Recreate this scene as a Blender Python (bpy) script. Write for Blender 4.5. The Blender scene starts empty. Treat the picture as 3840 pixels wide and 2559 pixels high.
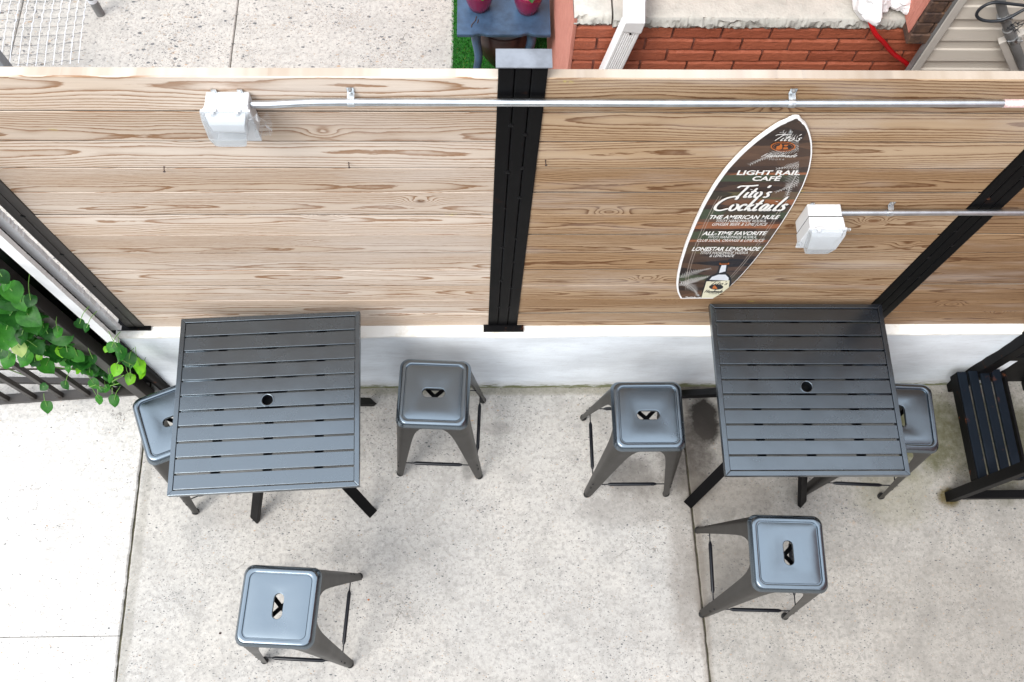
import bpy, bmesh, math, random
from mathutils import Vector, Matrix, noise as mnoise
R = math.radians
random.seed(7)
S = bpy.context.scene
COL = S.collection

# ------------------------------------------------------------------ camera
F, TILT, ROLL, YAW, CAMH = 3305.48, 0.36386, 0.06738, -0.07656, 4.39953
W0, H0 = 3840, 2559
fw = Vector((0, math.sin(TILT), -math.cos(TILT))); up = Vector((0, math.cos(TILT), math.sin(TILT))); rt = Vector((1, 0, 0))
c_, s_ = math.cos(ROLL), math.sin(ROLL)
rt, up = c_*rt + s_*up, -s_*rt + c_*up
RZ = Matrix.Rotation(YAW, 3, 'Z')
rt, up, fw = RZ @ rt, RZ @ up, RZ @ fw
EYE = Vector((0, 0, CAMH))
cam = bpy.data.cameras.new('camera'); co = bpy.data.objects.new('camera', cam); COL.objects.link(co)
M = Matrix((rt, up, -fw)).transposed().to_4x4(); M.translation = EYE
co.matrix_world = M
cam.sensor_fit = 'HORIZONTAL'; cam.sensor_width = 36; cam.lens = F*36/W0; cam.clip_start = .05; cam.clip_end = 500
S.camera = co

def at(u, v, x=None, y=None, z=None):
    """measured photo pixel -> the point it shows on a known plane"""
    d = fw + rt*((u - W0/2)/F) - up*((v - H0/2)/F)
    t = (x-EYE.x)/d.x if x is not None else (y-EYE.y)/d.y if y is not None else (z-EYE.z)/d.z
    return EYE + d*t

# ------------------------------------------------------------------ node helpers
class G:
    def __init__(s, name):
        s.mat = bpy.data.materials.new(name); s.mat.use_nodes = True
        s.nt = s.mat.node_tree; s.nt.nodes.clear()
        s.out = s.nt.nodes.new('ShaderNodeOutputMaterial')
        s.b = s.nt.nodes.new('ShaderNodeBsdfPrincipled'); s.nt.links.new(s.b.outputs[0], s.out.inputs[0])
        s.tc = s.nt.nodes.new('ShaderNodeTexCoord'); s.obj = s.tc.outputs['Object']
    def n(s, t, ins=(), out=0, **pr):
        nd = s.nt.nodes.new(t)
        for k, v in pr.items(): setattr(nd, k, v)
        for k, v in dict(ins).items(): s.put(nd.inputs[k], v)
        return nd.outputs[out]
    def put(s, sock, v):
        if isinstance(v, bpy.types.NodeSocket): s.nt.links.new(v, sock)
        elif isinstance(v, (tuple, list)) and len(v) == 3 and sock.type == 'RGBA': sock.default_value = (*v, 1)
        else: sock.default_value = v
    def m(s, op, a, b=0.0, c=0.0, clamp=False): return s.n('ShaderNodeMath', {0: a, 1: b, 2: c}, operation=op, use_clamp=clamp)
    def mix(s, f, a, b, bt='MIX'): return s.n('ShaderNodeMix', {0: f, 6: a, 7: b}, out=2, data_type='RGBA', blend_type=bt)
    def noise(s, vec, scale, detail=3, rough=.55, dist=0., out=0):
        return s.n('ShaderNodeTexNoise', {'Vector': vec, 'Scale': scale, 'Detail': detail, 'Roughness': rough, 'Distortion': dist}, out=out)
    def voro(s, vec, scale, out=0, rnd=1., feature='F1'):
        return s.n('ShaderNodeTexVoronoi', {'Vector': vec, 'Scale': scale, 'Randomness': rnd}, out=out, feature=feature)
    def map(s, vec, scale=(1, 1, 1), loc=(0, 0, 0), rot=(0, 0, 0)):
        return s.n('ShaderNodeMapping', {'Vector': vec, 'Scale': scale, 'Location': loc, 'Rotation': rot})
    def ramp(s, f, stops, interp='LINEAR'):
        nd = s.nt.nodes.new('ShaderNodeValToRGB'); cr = nd.color_ramp; cr.interpolation = interp
        while len(cr.elements) < len(stops): cr.elements.new(.5)
        for e, (p, c) in zip(cr.elements, stops):
            e.position = p; e.color = (c, c, c, 1) if isinstance(c, (int, float)) else (*c, 1)
        s.put(nd.inputs[0], f); return nd.outputs[0]
    def step(s, v, a, b):
        return s.n('ShaderNodeMapRange', {0: v, 1: a, 2: b, 3: 0., 4: 1.}, interpolation_type='SMOOTHSTEP')
    def sep(s, v, i): return s.n('ShaderNodeSeparateXYZ', {0: v}, out=i)
    def sepc(s, v, i): return s.n('ShaderNodeSeparateColor', {0: v}, out=i)
    def xyz(s, x, y, z): return s.n('ShaderNodeCombineXYZ', {0: x, 1: y, 2: z})
    def bump(s, h, strength=.3, dist=.01):
        s.put(s.b.inputs['Normal'], s.n('ShaderNodeBump', {'Height': h, 'Strength': strength, 'Distance': dist}))
    def set(s, **k):
        names = {'color': 'Base Color', 'rough': 'Roughness', 'metal': 'Metallic', 'ior': 'IOR', 'alpha': 'Alpha', 'trans': 'Transmission Weight',
                 'coat': 'Coat Weight', 'sss': 'Subsurface Weight', 'spec': 'Specular IOR Level'}
        for a, v in k.items(): s.put(s.b.inputs[names[a]], v)
        return s

def simple(name, color, rough=.5, metal=0., var=.15, vscale=8., bump=0., bscale=60., ior=1.5, **k):
    g = G(name); nz = g.noise(g.obj, vscale, 4, .6)
    f = g.step(nz, .3, .7)
    lo = tuple(c*(1-var) for c in color); hi = tuple(min(1, c*(1+var)) for c in color)
    g.set(color=g.mix(f, lo, hi), rough=rough, metal=metal, ior=ior, **k)
    if bump: g.bump(g.noise(g.obj, bscale, 4, .6), bump, .004)
    return g.mat

def painted_black(name, base, rough, ior, dirt=.3, rust=0., tint=None):
    g = G(name)
    oi = g.nt.nodes.new('ShaderNodeObjectInfo').outputs['Random']
    P = g.n('ShaderNodeVectorMath', {0: g.obj, 1: g.xyz(g.m('MULTIPLY', oi, 31.), g.m('MULTIPLY', oi, 17.), 0.)}, operation='ADD')
    n1 = g.noise(P, 6., 4, .6); n2 = g.noise(P, 90., 3, .6)
    f = g.m('MULTIPLY', g.step(n1, .45, .75), dirt)
    col = g.mix(f, base, tuple(c*1.9+.004 for c in base))
    r = g.m('ADD', rough, g.m('MULTIPLY', g.m('SUBTRACT', n1, .5), .22))
    if rust:
        rm = g.m('MULTIPLY', g.step(g.noise(g.obj, 14., 5, .7), .62, .72), rust)
        col = g.mix(rm, col, (.14, .045, .015)); r = g.m('ADD', r, g.m('MULTIPLY', rm, .4))
    g.set(color=col, rough=r, ior=ior); g.bump(n2, .03, .0015)
    h = g.m('ADD', g.m('MULTIPLY', g.noise(P, 5.5, 2, .5), 1.), g.m('MULTIPLY', n2, .004)); g.bump(h, .25, .006)
    if tint: g.put(g.b.inputs['Specular Tint'], tint)
    return g.mat

# ------------------------------------------------------------------ materials
def wood_material(name, pale, mid, late, seed, tint):
    g = G(name)
    isl = g.n('ShaderNodeNewGeometry', out='Random Per Island') if False else None
    geo = g.nt.nodes.new('ShaderNodeNewGeometry'); isl = geo.outputs['Random Per Island']
    x, y, z = (g.sep(g.obj, i) for i in range(3))
    rnd = g.m('ADD', g.m('MULTIPLY', isl, 37.7), seed)
    pitch = .1459
    zl = g.m('SUBTRACT', g.m('MULTIPLY', g.m('FRACT', g.m('DIVIDE', g.m('SUBTRACT', z, .7252), pitch)), pitch), pitch/2)
    vx = g.xyz(g.m('ADD', x, rnd), rnd, 0.)
    vxz = g.xyz(g.m('ADD', x, rnd), rnd, g.m('MULTIPLY', z, 6.))
    wander = g.m('MULTIPLY', g.m('SUBTRACT', g.noise(vx, .55, 2, .5), .5), .13)
    r2 = g.n('ShaderNodeTexWhiteNoise', {'W': rnd}, noise_dimensions='1D')
    r3 = g.n('ShaderNodeTexWhiteNoise', {'W': g.m('ADD', rnd, 5.3)}, noise_dimensions='1D')
    off = g.m('ADD', wander, g.m('MULTIPLY', g.m('SUBTRACT', r2, .5), .11))
    zz = g.m('ADD', zl, off)
    depth = g.m('ADD', .006, g.m('MULTIPLY', g.noise(g.xyz(g.m('ADD', x, g.m('MULTIPLY', rnd, 1.7)), 3., 0.), .75, 3, .55), .085))
    # knots: sparse cells along each board
    kv = g.xyz(g.m('MULTIPLY', g.m('ADD', x, rnd), 3.6), g.m('MULTIPLY', rnd, 3.1), g.m('MULTIPLY', zl, 7.2))
    kd = g.voro(kv, 1., out='Distance'); kc = g.voro(kv, 1., out='Color')
    ksel = g.m('GREATER_THAN', g.sepc(kc, 0), .72)
    kn = g.m('MULTIPLY', ksel, g.m('POWER', 2.718, g.m('MULTIPLY', -30., g.m('MULTIPLY', kd, kd))))
    rad = g.m('SQRT', g.m('ADD', g.m('MULTIPLY', zz, zz), g.m('MULTIPLY', depth, depth)))
    rad = g.m('ADD', rad, g.m('MULTIPLY', kn, .042))
    rad = g.m('ADD', rad, g.m('MULTIPLY', g.noise(vxz, 3.4, 5, .65), .015))
    ring = g.m('FRACT', g.m('MULTIPLY', rad, g.m('ADD', 92., g.m('MULTIPLY', r3, 50.))))
    lat = g.ramp(ring, [(0., .04), (.34, .04), (.64, .30), (.83, .95), (.93, 1.), (1., .04)])
    fib = g.noise(g.map(vxz, (4., 1., 48.)), 1., 4, .65)
    gap = g.noise(vxz, .8, 3, .6)
    lat = g.m('MULTIPLY', lat, g.m('ADD', .62, g.m('MULTIPLY', gap, .75)), 0., True)
    col = g.mix(lat, g.mix(g.step(gap, .35, .65), pale, mid), late)
    col = g.mix(g.m('MULTIPLY', g.step(fib, .40, .75), .30), col, tuple(c*.60 for c in mid))
    col = g.mix(1., col, g.mix(r2, (1.10, 1.10, 1.10), tint), 'MULTIPLY')
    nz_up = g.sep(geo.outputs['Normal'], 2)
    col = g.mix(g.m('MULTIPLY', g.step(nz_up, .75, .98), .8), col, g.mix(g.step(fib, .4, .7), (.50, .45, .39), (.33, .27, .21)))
    # grey weathering in long soft patches and along the lower edge of a board
    wea = g.step(g.noise(g.map(g.obj, (.9, 1, 5.)), 1.6, 4, .6), .48, .72)
    col = g.mix(g.m('MULTIPLY', wea, .30), col, (.56, .51, .47))
    core = g.m('MULTIPLY', ksel, g.m('SUBTRACT', 1., g.step(kd, .045, .11)))
    col = g.mix(g.m('MULTIPLY', core, .95), col, g.mix(g.sepc(kc, 1), (.20, .095, .04), (.03, .014, .010)))
    yel = g.step(g.voro(g.map(g.obj, (1.5, 1, 3.3), (seed, 0, .2)), 1.6, out='Distance'), .075, .04)
    yel = g.m('MULTIPLY', yel, g.step(g.noise(g.obj, 60., 2), .45, .6))
    col = g.mix(g.m('MULTIPLY', yel, .4), col, (.62, .55, .10))
    g.set(color=col, rough=.72, spec=.25)
    h = g.m('ADD', g.m('MULTIPLY', lat, -.5), g.m('MULTIPLY', fib, .5))
    g.bump(h, .35, .0025)
    return g.mat

def concrete(name, base, warm, chips, dirt, big=False, dark=None):
    g = G(name)
    lrg = g.noise(g.obj, .9, 4, .6); med = g.noise(g.obj, 6., 5, .65); fine = g.noise(g.obj, 70., 4, .7)
    col = g.mix(g.step(lrg, .35, .65), base, warm)
    col = g.mix(g.m('MULTIPLY', g.step(med, .42, .72), dirt), col, tuple(c*.62 for c in base))
    col = g.mix(g.m('MULTIPLY', g.step(g.noise(g.obj, 22., 5, .7), .50, .70), .28), col, tuple(c*.66 for c in warm))
    col = g.mix(g.m('MULTIPLY', g.step(g.noise(g.obj, 42., 5, .75),   .46, .62), .55), col, tuple(c*.52 for c in base))
    col = g.mix(g.m('MULTIPLY', g.step(g.noise(g.map(g.obj, (1, 1, 1), (3, 1, 0)), 55., 4, .7), .56, .70), .40), col, tuple(min(.8, c*1.35) for c in warm))
    col = g.mix(g.m('MULTIPLY', g.step(fine, .35, .7), .40), col, tuple(c*.66 for c in warm))
    dens = g.step(g.noise(g.obj, 2.3, 4, .65), .40, .66)
    blot = g.step(g.noise(g.map(g.obj, (1, 1, 1), (4, 7, 0)), 3.1, 6, .68, .6), .52, .70)
    col = g.mix(g.m('MULTIPLY', blot, dirt*.75), col, tuple(c*.60 for c in warm))
    vd = g.n('ShaderNodeTexVoronoi', {'Vector': g.n('ShaderNodeVectorMath', {0: g.obj, 1: g.n('ShaderNodeVectorMath', {0: g.noise(g.obj, 5., 4, .6, out=1), 1: (.35, .35, 0)}, operation='MULTIPLY')}, operation='ADD'), 'Scale': 1.1}, feature='DISTANCE_TO_EDGE')
    crk = g.m('MULTIPLY', g.step(vd, .0035, .0012), g.step(g.noise(g.obj, 1.4, 2), .56, .62))
    col = g.mix(g.m('MULTIPLY', crk, .55), col, (.09, .08, .07))
    warp = g.n('ShaderNodeVectorMath', {0: g.obj, 1: g.n('ShaderNodeVectorMath', {0: g.noise(g.obj, 60., 2, .5, out=1), 1: (.012, .012, 0)}, operation='MULTIPLY')}, operation='ADD')
    h = fine
    for sc, keep, rmax, ang in (((26., .72, .40, .2), (36., .76, .36, .9)) if big else ())+((44., .80, .32, .4), (75., .62, .40, -.7), (120., .55, .42, 1.3)):
        v = g.map(warp, (1, 1.7, 1), (sc*.013, 0, 0), (0, 0, ang))
        d = g.voro(v, sc, out='Distance'); cc = g.voro(v, sc, out='Color')
        thr = g.m('SUBTRACT', 1., g.m('MULTIPLY', g.m('ADD', g.m('MULTIPLY', dens, .8), .2), (1-keep)*chips))
        sel = g.m('GREATER_THAN', g.sepc(cc, 0), thr)
        sz = g.m('MULTIPLY', g.m('ADD', .35, g.m('MULTIPLY', g.sepc(cc, 1), .65)), rmax)
        mk = g.m('MULTIPLY', sel, g.step(d, sz, g.m('MULTIPLY', sz, .72)))
        ccol = g.ramp(g.sepc(cc, 2), [(0., (.06, .065, .075)), (.55, (.14, .14, .145)), (.84, (.24, .23, .22)), (.96, (.33, .25, .18)), (1., (.42, .28, .18))])
        col = g.mix(g.m('MULTIPLY', mk, g.m('ADD', .20, g.m('MULTIPLY', g.sepc(cc, 1), .7))), col, ccol)
    rustm = g.step(g.noise(g.obj, 9., 3, .6, 0.), .70, .80)
    col = g.mix(g.m('MULTIPLY', rustm, .25), col, (.62, .38, .22))
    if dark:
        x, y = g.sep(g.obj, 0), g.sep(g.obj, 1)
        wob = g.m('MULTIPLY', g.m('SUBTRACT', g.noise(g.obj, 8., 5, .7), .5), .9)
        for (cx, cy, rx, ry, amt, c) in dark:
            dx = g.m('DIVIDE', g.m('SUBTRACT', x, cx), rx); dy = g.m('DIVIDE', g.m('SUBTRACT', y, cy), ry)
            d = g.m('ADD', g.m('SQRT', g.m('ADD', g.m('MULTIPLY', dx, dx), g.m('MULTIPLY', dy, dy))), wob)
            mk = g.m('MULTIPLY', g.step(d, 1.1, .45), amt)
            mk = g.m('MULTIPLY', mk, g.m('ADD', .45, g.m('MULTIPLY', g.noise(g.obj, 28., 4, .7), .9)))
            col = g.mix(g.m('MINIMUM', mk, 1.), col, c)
    g.set(color=col, rough=.88, spec=.2); g.bump(g.m('ADD', fine, g.m('MULTIPLY', med, .6)), .25, .004)
    return g.mat

M_ = {}
M_['wood_left'] = wood_material('weathered pine lit', (.67, .595, .52), (.60, .495, .395), (.28, .155, .08), 3.1, (.82, .79, .76))  # lighter wood: the brighter light on the left is put into the colour
M_['wood_mid'] = wood_material('weathered pine tan', (.49, .37, .25), (.395, .265, .15), (.145, .065, .024), 11.7, (.78, .73, .68))
M_['wood_right'] = wood_material('weathered pine shaded', (.32, .208, .116), (.255, .155, .08), (.11, .05, .02), 23.3, (.82, .78, .75))  # darker wood: the shade of the enclosed right side is put into the colour
DIRT_AND_SHADE = [(1.03, .5, .035, 1.3, .55, (.15, .125, .10)), (-1.70, .4, .03, 1.4, .4, (.2, .19, .16)), (1.12, 1.22, .10, .16, 1.3, (.03, .027, .024)), (1.02, 1.02, .17, .26, .9, (.06, .052, .046)), (.72, .93, .16, .14, .75, (.13, .118, .105)), (1.15, .82, .5, .16, .55, (.17, .155, .135)), (.66, .76, .26, .10, .4, (.18, .165, .15)),  # floor stains, plus a shadow painted as the near-black blob under the right table
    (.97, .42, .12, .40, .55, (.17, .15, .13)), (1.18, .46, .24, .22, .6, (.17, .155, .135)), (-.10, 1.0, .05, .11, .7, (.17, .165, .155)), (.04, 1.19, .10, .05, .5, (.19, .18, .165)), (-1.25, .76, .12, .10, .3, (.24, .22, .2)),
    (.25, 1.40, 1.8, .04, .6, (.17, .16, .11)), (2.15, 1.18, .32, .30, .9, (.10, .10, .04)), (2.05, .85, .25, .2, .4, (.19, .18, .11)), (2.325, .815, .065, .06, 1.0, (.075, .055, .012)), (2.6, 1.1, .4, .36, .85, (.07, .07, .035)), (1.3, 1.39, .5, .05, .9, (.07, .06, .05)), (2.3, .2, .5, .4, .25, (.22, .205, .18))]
M_['patio'] = concrete('exposed aggregate concrete', (.42, .41, .39), (.485, .462, .425), 1.35, .55, dark=DIRT_AND_SHADE)
M_['patio_right'] = concrete('exposed aggregate concrete stained and shaded', (.35, .338, .312), (.405, .385, .35), 2.0, .65, dark=DIRT_AND_SHADE)  # stained, and darkened further for the shade on the right
M_['patio_left'] = concrete('smooth pale lit concrete', (.56, .545, .52), (.60, .58, .545), .8, .42)  # pale slab, with the brighter light on the left added to its tone
M_['yard'] = concrete('terrazzo yard concrete', (.45, .43, .40), (.48, .45, .41), 3.0, .4, big=True)
M_['soil'] = simple('joint soil', (.055, .05, .03), .95, var=.5, vscale=40, bump=.5)
M_['black'] = painted_black('satin black powder coat', (.004, .005, .0075), .26, 2.4, .04, tint=(.76, .89, 1.))
M_['seat'] = painted_black('satin gunmetal seat', (.006, .008, .012), .24, 2.85, .12, tint=(.72, .87, 1.))
M_['leg'] = painted_black('gunmetal stool legs', (.014, .0125, .011), .38, 1.42, .3)
M_['post'] = painted_black('matte black steel', (.0025, .0025, .003), .45, 1.16, .1, .06)
M_['rail'] = painted_black('black iron railing', (.034, .030, .027), .45, 1.4, .4, .08)
M_['rusty'] = painted_black('rust blotched black steel', (.004, .004, .0045), .5, 1.2, .35, .8)
M_['oldblue'] = painted_black('dusty blue black slats', (.004, .006, .010), .55, 1.32, .5, .35, tint=(.6, .8, 1.))
M_['rod'] = painted_black('navy black foot rest', (.004, .005, .008), .3, 1.4, .2)
M_['rubber'] = simple('rubber', (.012, .012, .012), .7)
M_['cap'] = simple('grey painted steel cap', (.17, .19, .22), .42, var=.25, vscale=14, bump=.05, ior=1.7)
M_['galv'] = simple('galvanised conduit', (.56, .59, .62), .38, metal=1., var=.12, vscale=20, bump=.02)
M_['zinc'] = simple('zinc fittings', (.62, .65, .67), .34, metal=1., var=.3, vscale=60, bump=.1)
M_['whitebox'] = simple('white enamel box', (.62, .635, .65), .35, var=.03)
M_['whitepaint'] = simple('chipped white paint', (.76, .77, .78), .55, var=.06, vscale=5)
M_['foam'] = simple('white foam board', (.88, .88, .88), .45, var=.02)
M_['ink'] = simple('white print', (.80, .79, .76), .45, var=.03)
M_['inkgrey'] = simple('pale grey print', (.50, .49, .47), .45, var=.15, vscale=12)
M_['inkdark'] = simple('dark print', (.012, .012, .014), .45)
M_['inkorange'] = simple('orange print', (.46, .125, .018), .45, var=.1)
M_['inkcream'] = simple('cream print', (.70, .67, .50), .45, var=.05)
M_['inkline'] = simple('thin line print', (.42, .36, .31), .45)
M_['inkblue'] = simple('pale bottle print', (.66, .70, .75), .4, var=.05)
M_['pink'] = None
M_['bluepaint'] = simple('slate blue paint', (.032, .068, .125), .45, var=.35, vscale=10, bump=.1, bscale=40)
M_['magenta'] = simple('magenta glaze', (.20, .004, .05), .16, var=.2, vscale=5, ior=1.6)
M_['pinkrim'] = simple('pink pot inside', (.42, .10, .13), .5, var=.2)
M_['darkbowl'] = simple('dark brown pot', (.03, .012, .01), .35, var=.3)
M_['bag'] = simple('white plastic bag', (.82, .83, .85), .38, var=.03, bump=.15, bscale=18)
M_['hose'] = simple('red rubber hose', (.48, .008, .012), .35)
M_['cable'] = simple('black cable', (.02, .024, .03), .45)
M_['pvc'] = simple('grey conduit', (.17, .17, .17), .5, var=.2)
M_['trim'] = simple('beige vinyl trim', (.52, .49, .45), .45, var=.06)
M_['twig'] = simple('dry twig', (.07, .04, .03), .8)
M_['tape'] = simple('white tape with red print', (.70, .50, .48), .5, var=.2, vscale=90)
M_['wire'] = simple('galvanised wire', (.70, .72, .76), .5, metal=.3, var=.15)

def mk_misc():
    g = G('clear polycarbonate'); g.set(color=(.85, .87, .88), rough=.12, ior=1.45)
    tr = g.n('ShaderNodeBsdfTransparent', {0: (.93, .94, .95, 1)})
    fr = g.n('ShaderNodeFresnel', {'IOR': 1.5})
    f = g.m('ADD', .05, g.m('MULTIPLY', fr, .6), clamp=True)
    g.nt.links.new(g.n('ShaderNodeMixShader', {0: f, 1: tr, 2: g.b.outputs[0]}), g.out.inputs[0])
    M_['clear'] = g.mat
    # plastered low wall
    g = G('white painted render')
    z = g.sep(g.obj, 2)
    n1 = g.noise(g.map(g.obj, (1, 1, 3)), 3., 5, .65); n2 = g.noise(g.map(g.obj, (3, 3, 14)), 4., 5, .7)
    col = g.mix(g.step(n1, .35, .7), (.74, .79, .84), (.64, .68, .72))
    col = g.mix(g.m('MULTIPLY', g.step(n2, .5, .75), .35), col, (.45, .45, .46))
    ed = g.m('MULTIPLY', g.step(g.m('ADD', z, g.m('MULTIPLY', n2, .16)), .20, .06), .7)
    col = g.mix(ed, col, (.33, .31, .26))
    top = g.step(z, .695, .715)
    col = g.mix(top, col, g.mix(g.step(n2, .5, .8), (.80, .79, .75), (.55, .50, .40)))
    ms = g.m('MULTIPLY', g.step(g.m('ADD', z, g.m('MULTIPLY', g.m('SUBTRACT', n2, .5), .1)), .035, .012), .9)
    col = g.mix(ms, col, (.12, .13, .05))
    g.set(color=col, rough=.8, spec=.2); g.bump(g.m('ADD', n1, g.noise(g.obj, 45., 4, .7)), .25, .006); M_['wall'] = g.mat
    # painted brick
    g = G('red painted brick'); isl = g.nt.nodes.new('ShaderNodeNewGeometry').outputs['Random Per Island']
    nz = g.noise(g.obj, 30., 5, .7)
    col = g.mix(isl, (.33, .085, .042), (.43, .125, .064))
    col = g.mix(g.m('MULTIPLY', g.step(nz, .55, .75), .5), col, (.20, .05, .03))
    g.set(color=col, rough=.6); g.bump(g.m('ADD', nz, g.noise(g.map(g.obj, (1, 1, 3)), 12., 4, .7)), .6, .01); M_['brick'] = g.mat
    g = G('pink mortar'); nz = g.noise(g.obj, 22., 5, .7)
    g.set(color=g.mix(g.step(nz, .4, .7), (.34, .14, .105), (.13, .052, .036)), rough=.8); g.bump(nz, .5, .01); M_['mortar'] = g.mat
    g = G('salmon painted stucco'); nz = g.noise(g.map(g.obj, (9, 9, 1.3)), 9., 5, .7); vz = g.noise(g.map(g.obj, (16, 16, 1.6)), 11., 3, .6)
    col = g.mix(g.step(nz, .35, .7), (.60, .25, .19), (.48, .17, .125)); col = g.mix(g.m('MULTIPLY', g.step(vz, .70, .74), .8), col, (.16, .06, .05))
    g.set(color=col, rough=.75); g.bump(nz, .6, .012); M_['pink'] = g.mat
    g = G('rough limestone'); nz = g.noise(g.obj, 9., 6, .7); n2 = g.noise(g.obj, 45., 4, .7); y = g.sep(g.obj, 1)
    col = g.mix(g.step(nz, .4, .7), (.54, .52, .47), (.43, .42, .38)); col = g.mix(g.m('MULTIPLY', g.step(n2, .66, .74), .6), col, (.2, .18, .16))
    fr = g.step(g.m('ADD', y, g.m('MULTIPLY', g.m('SUBTRACT', nz, .5), .02)), .012, .002)
    col = g.mix(g.m('MULTIPLY', fr, .75), col, g.mix(nz, (.20, .21, .19), (.50, .49, .46)))
    dr = g.m('MULTIPLY', g.step(g.voro(g.obj, 11., out='Distance'), .12, .08), g.step(g.sep(g.obj, 0), 1.4, 1.5))
    col = g.mix(dr, col, (.55, .17, .12))
    g.set(color=col, rough=.85); g.bump(g.m('ADD', nz, g.m('MULTIPLY', n2, .5)), .5, .015); M_['stone'] = g.mat
    g = G('mossy dark brick'); nz = g.noise(g.obj, 35., 5, .7)
    col = g.mix(g.step(nz, .35, .65), (.13, .075, .05), (.055, .035, .03)); col = g.mix(g.m('MULTIPLY', g.step(g.noise(g.obj, 14., 3), .6, .7), .6), col, (.25, .13, .06))
    g.set(color=col, rough=.7); g.bump(nz, .6, .008); M_['darkbrick'] = g.mat
    g = G('beige vinyl siding'); nz = g.noise(g.map(g.obj, (3, 1, 60)), 3., 3, .6); n2 = g.noise(g.obj, 5., 5, .65)
    col = g.mix(g.m('MULTIPLY', g.step(n2, .5, .75), .45), (.60, .555, .49), (.48, .43, .365)); col = g.mix(g.m('MULTIPLY', g.step(g.noise(g.obj, 26., 3), .70, .76), .5), col, (.25, .2, .15))
    g.set(color=col, rough=.5); g.bump(nz, .08, .004); M_['siding'] = g.mat
    g = G('dark house wall'); br = g.n('ShaderNodeTexBrick', {'Vector': g.map(g.obj, (1, 1, 1), (0, 0, 0), (R(90), 0, 0)), 'Color1': (.2, .055, .035, 1), 'Color2': (.16, .045, .03, 1), 'Mortar': (.2, .12, .1, 1), 'Scale': 4.6, 'Mortar Size': .015})
    g.set(color=br, rough=.8); M_['house'] = g.mat
    g = G('turf base'); g.set(color=g.mix(g.noise(g.obj, 90., 3), (.008, .06, .006), (.02, .13, .012)), rough=.9); M_['turfbase'] = g.mat
    g = G('artificial grass'); isl = g.nt.nodes.new('ShaderNodeNewGeometry').outputs['Random Per Island']
    g.set(color=g.ramp(isl, [(0, (.01, .10, .008)), (.7, (.02, .21, .015)), (.97, (.05, .30, .03)), (1, (.5, .38, .12))]), rough=.45); M_['turf'] = g.mat
    for nm, a, b in (('leaf_dark', (.008, .060, .009), (.022, .115, .016)), ('leaf_mid', (.02, .118, .014), (.04, .19, .02)), ('leaf_lime', (.08, .30, .01), (.16, .42, .015)), ('leaf_pale', (.22, .34, .10), (.36, .46, .18))):
        g = G(nm); nz = g.noise(g.obj, 25., 4, .6)
        isl = g.nt.nodes.new('ShaderNodeNewGeometry').outputs['Random Per Island']; cl = g.mix(g.step(nz, .35, .65), a, b); cl = g.mix(1., cl, g.mix(isl, (.55, .62, .6), (1.35, 1.25, 1.1)), 'MULTIPLY')
        g.set(color=cl, rough=.42, spec=.22); g.bump(g.noise(g.obj, 60., 3, .6), .35, .004)
        t = g.n('ShaderNodeBsdfTranslucent', {0: (*[min(1, c*1.5) for c in b], 1)})
        g.nt.links.new(g.n('ShaderNodeMixShader', {0: .28, 1: g.b.outputs[0], 2: t}), g.out.inputs[0]); M_[nm] = g.mat
    M_['stem'] = simple('green stem', (.12, .26, .04), .5)
    # surfboard print: collage of old painted planks in horizontal bands
    g = G('plank collage print'); z = g.sep(g.obj, 2); x = g.sep(g.obj, 0)
    nv = g.xyz(g.m('MULTIPLY', x, 6.), 0., g.m('MULTIPLY', z, 40.)); st = g.noise(nv, 1.5, 5, .7)
    zz = g.m('ADD', z, g.m('MULTIPLY', g.m('SUBTRACT', st, .5), .018))
    t = g.m('DIVIDE', g.m('ADD', zz, .005), 1.26)
    DB, BR, OR, GN, OL, BK = (.034, .019, .013), (.115, .062, .036), (.27, .10, .04), (.05, .065, .035), (.10, .085, .04), (.010, .007, .008)
    col = g.ramp(t, [(0, BR), (.07, BK), (.115, DB), (.14, GN), (.185, BK), (.30, DB), (.335, OL), (.385, BR), (.41, OR), (.425, GN), (.475, DB), (.49, OR), (.53, BR), (.545, GN), (.60, DB), (.625, OR), (.65, OL), (.69, DB), (.74, GN), (.77, OR), (.785, DB), (.84, BR), (.90, DB)], 'CONSTANT')
    pv = g.voro(g.xyz(g.m('MULTIPLY', x, 7.), 0., g.m('MULTIPLY', z, 24.)), 1., out='Color')
    col = g.mix(g.m('MULTIPLY', g.step(g.sepc(pv, 0), .35, .6), .75), col, g.mix(g.sepc(pv, 1), BK, BR))
    col = g.mix(g.m('MULTIPLY', g.step(st, .5, .8), .45), col, (.14, .085, .05))
    g.set(color=col, rough=.35); M_['collage'] = g.mat
mk_misc()

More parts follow.
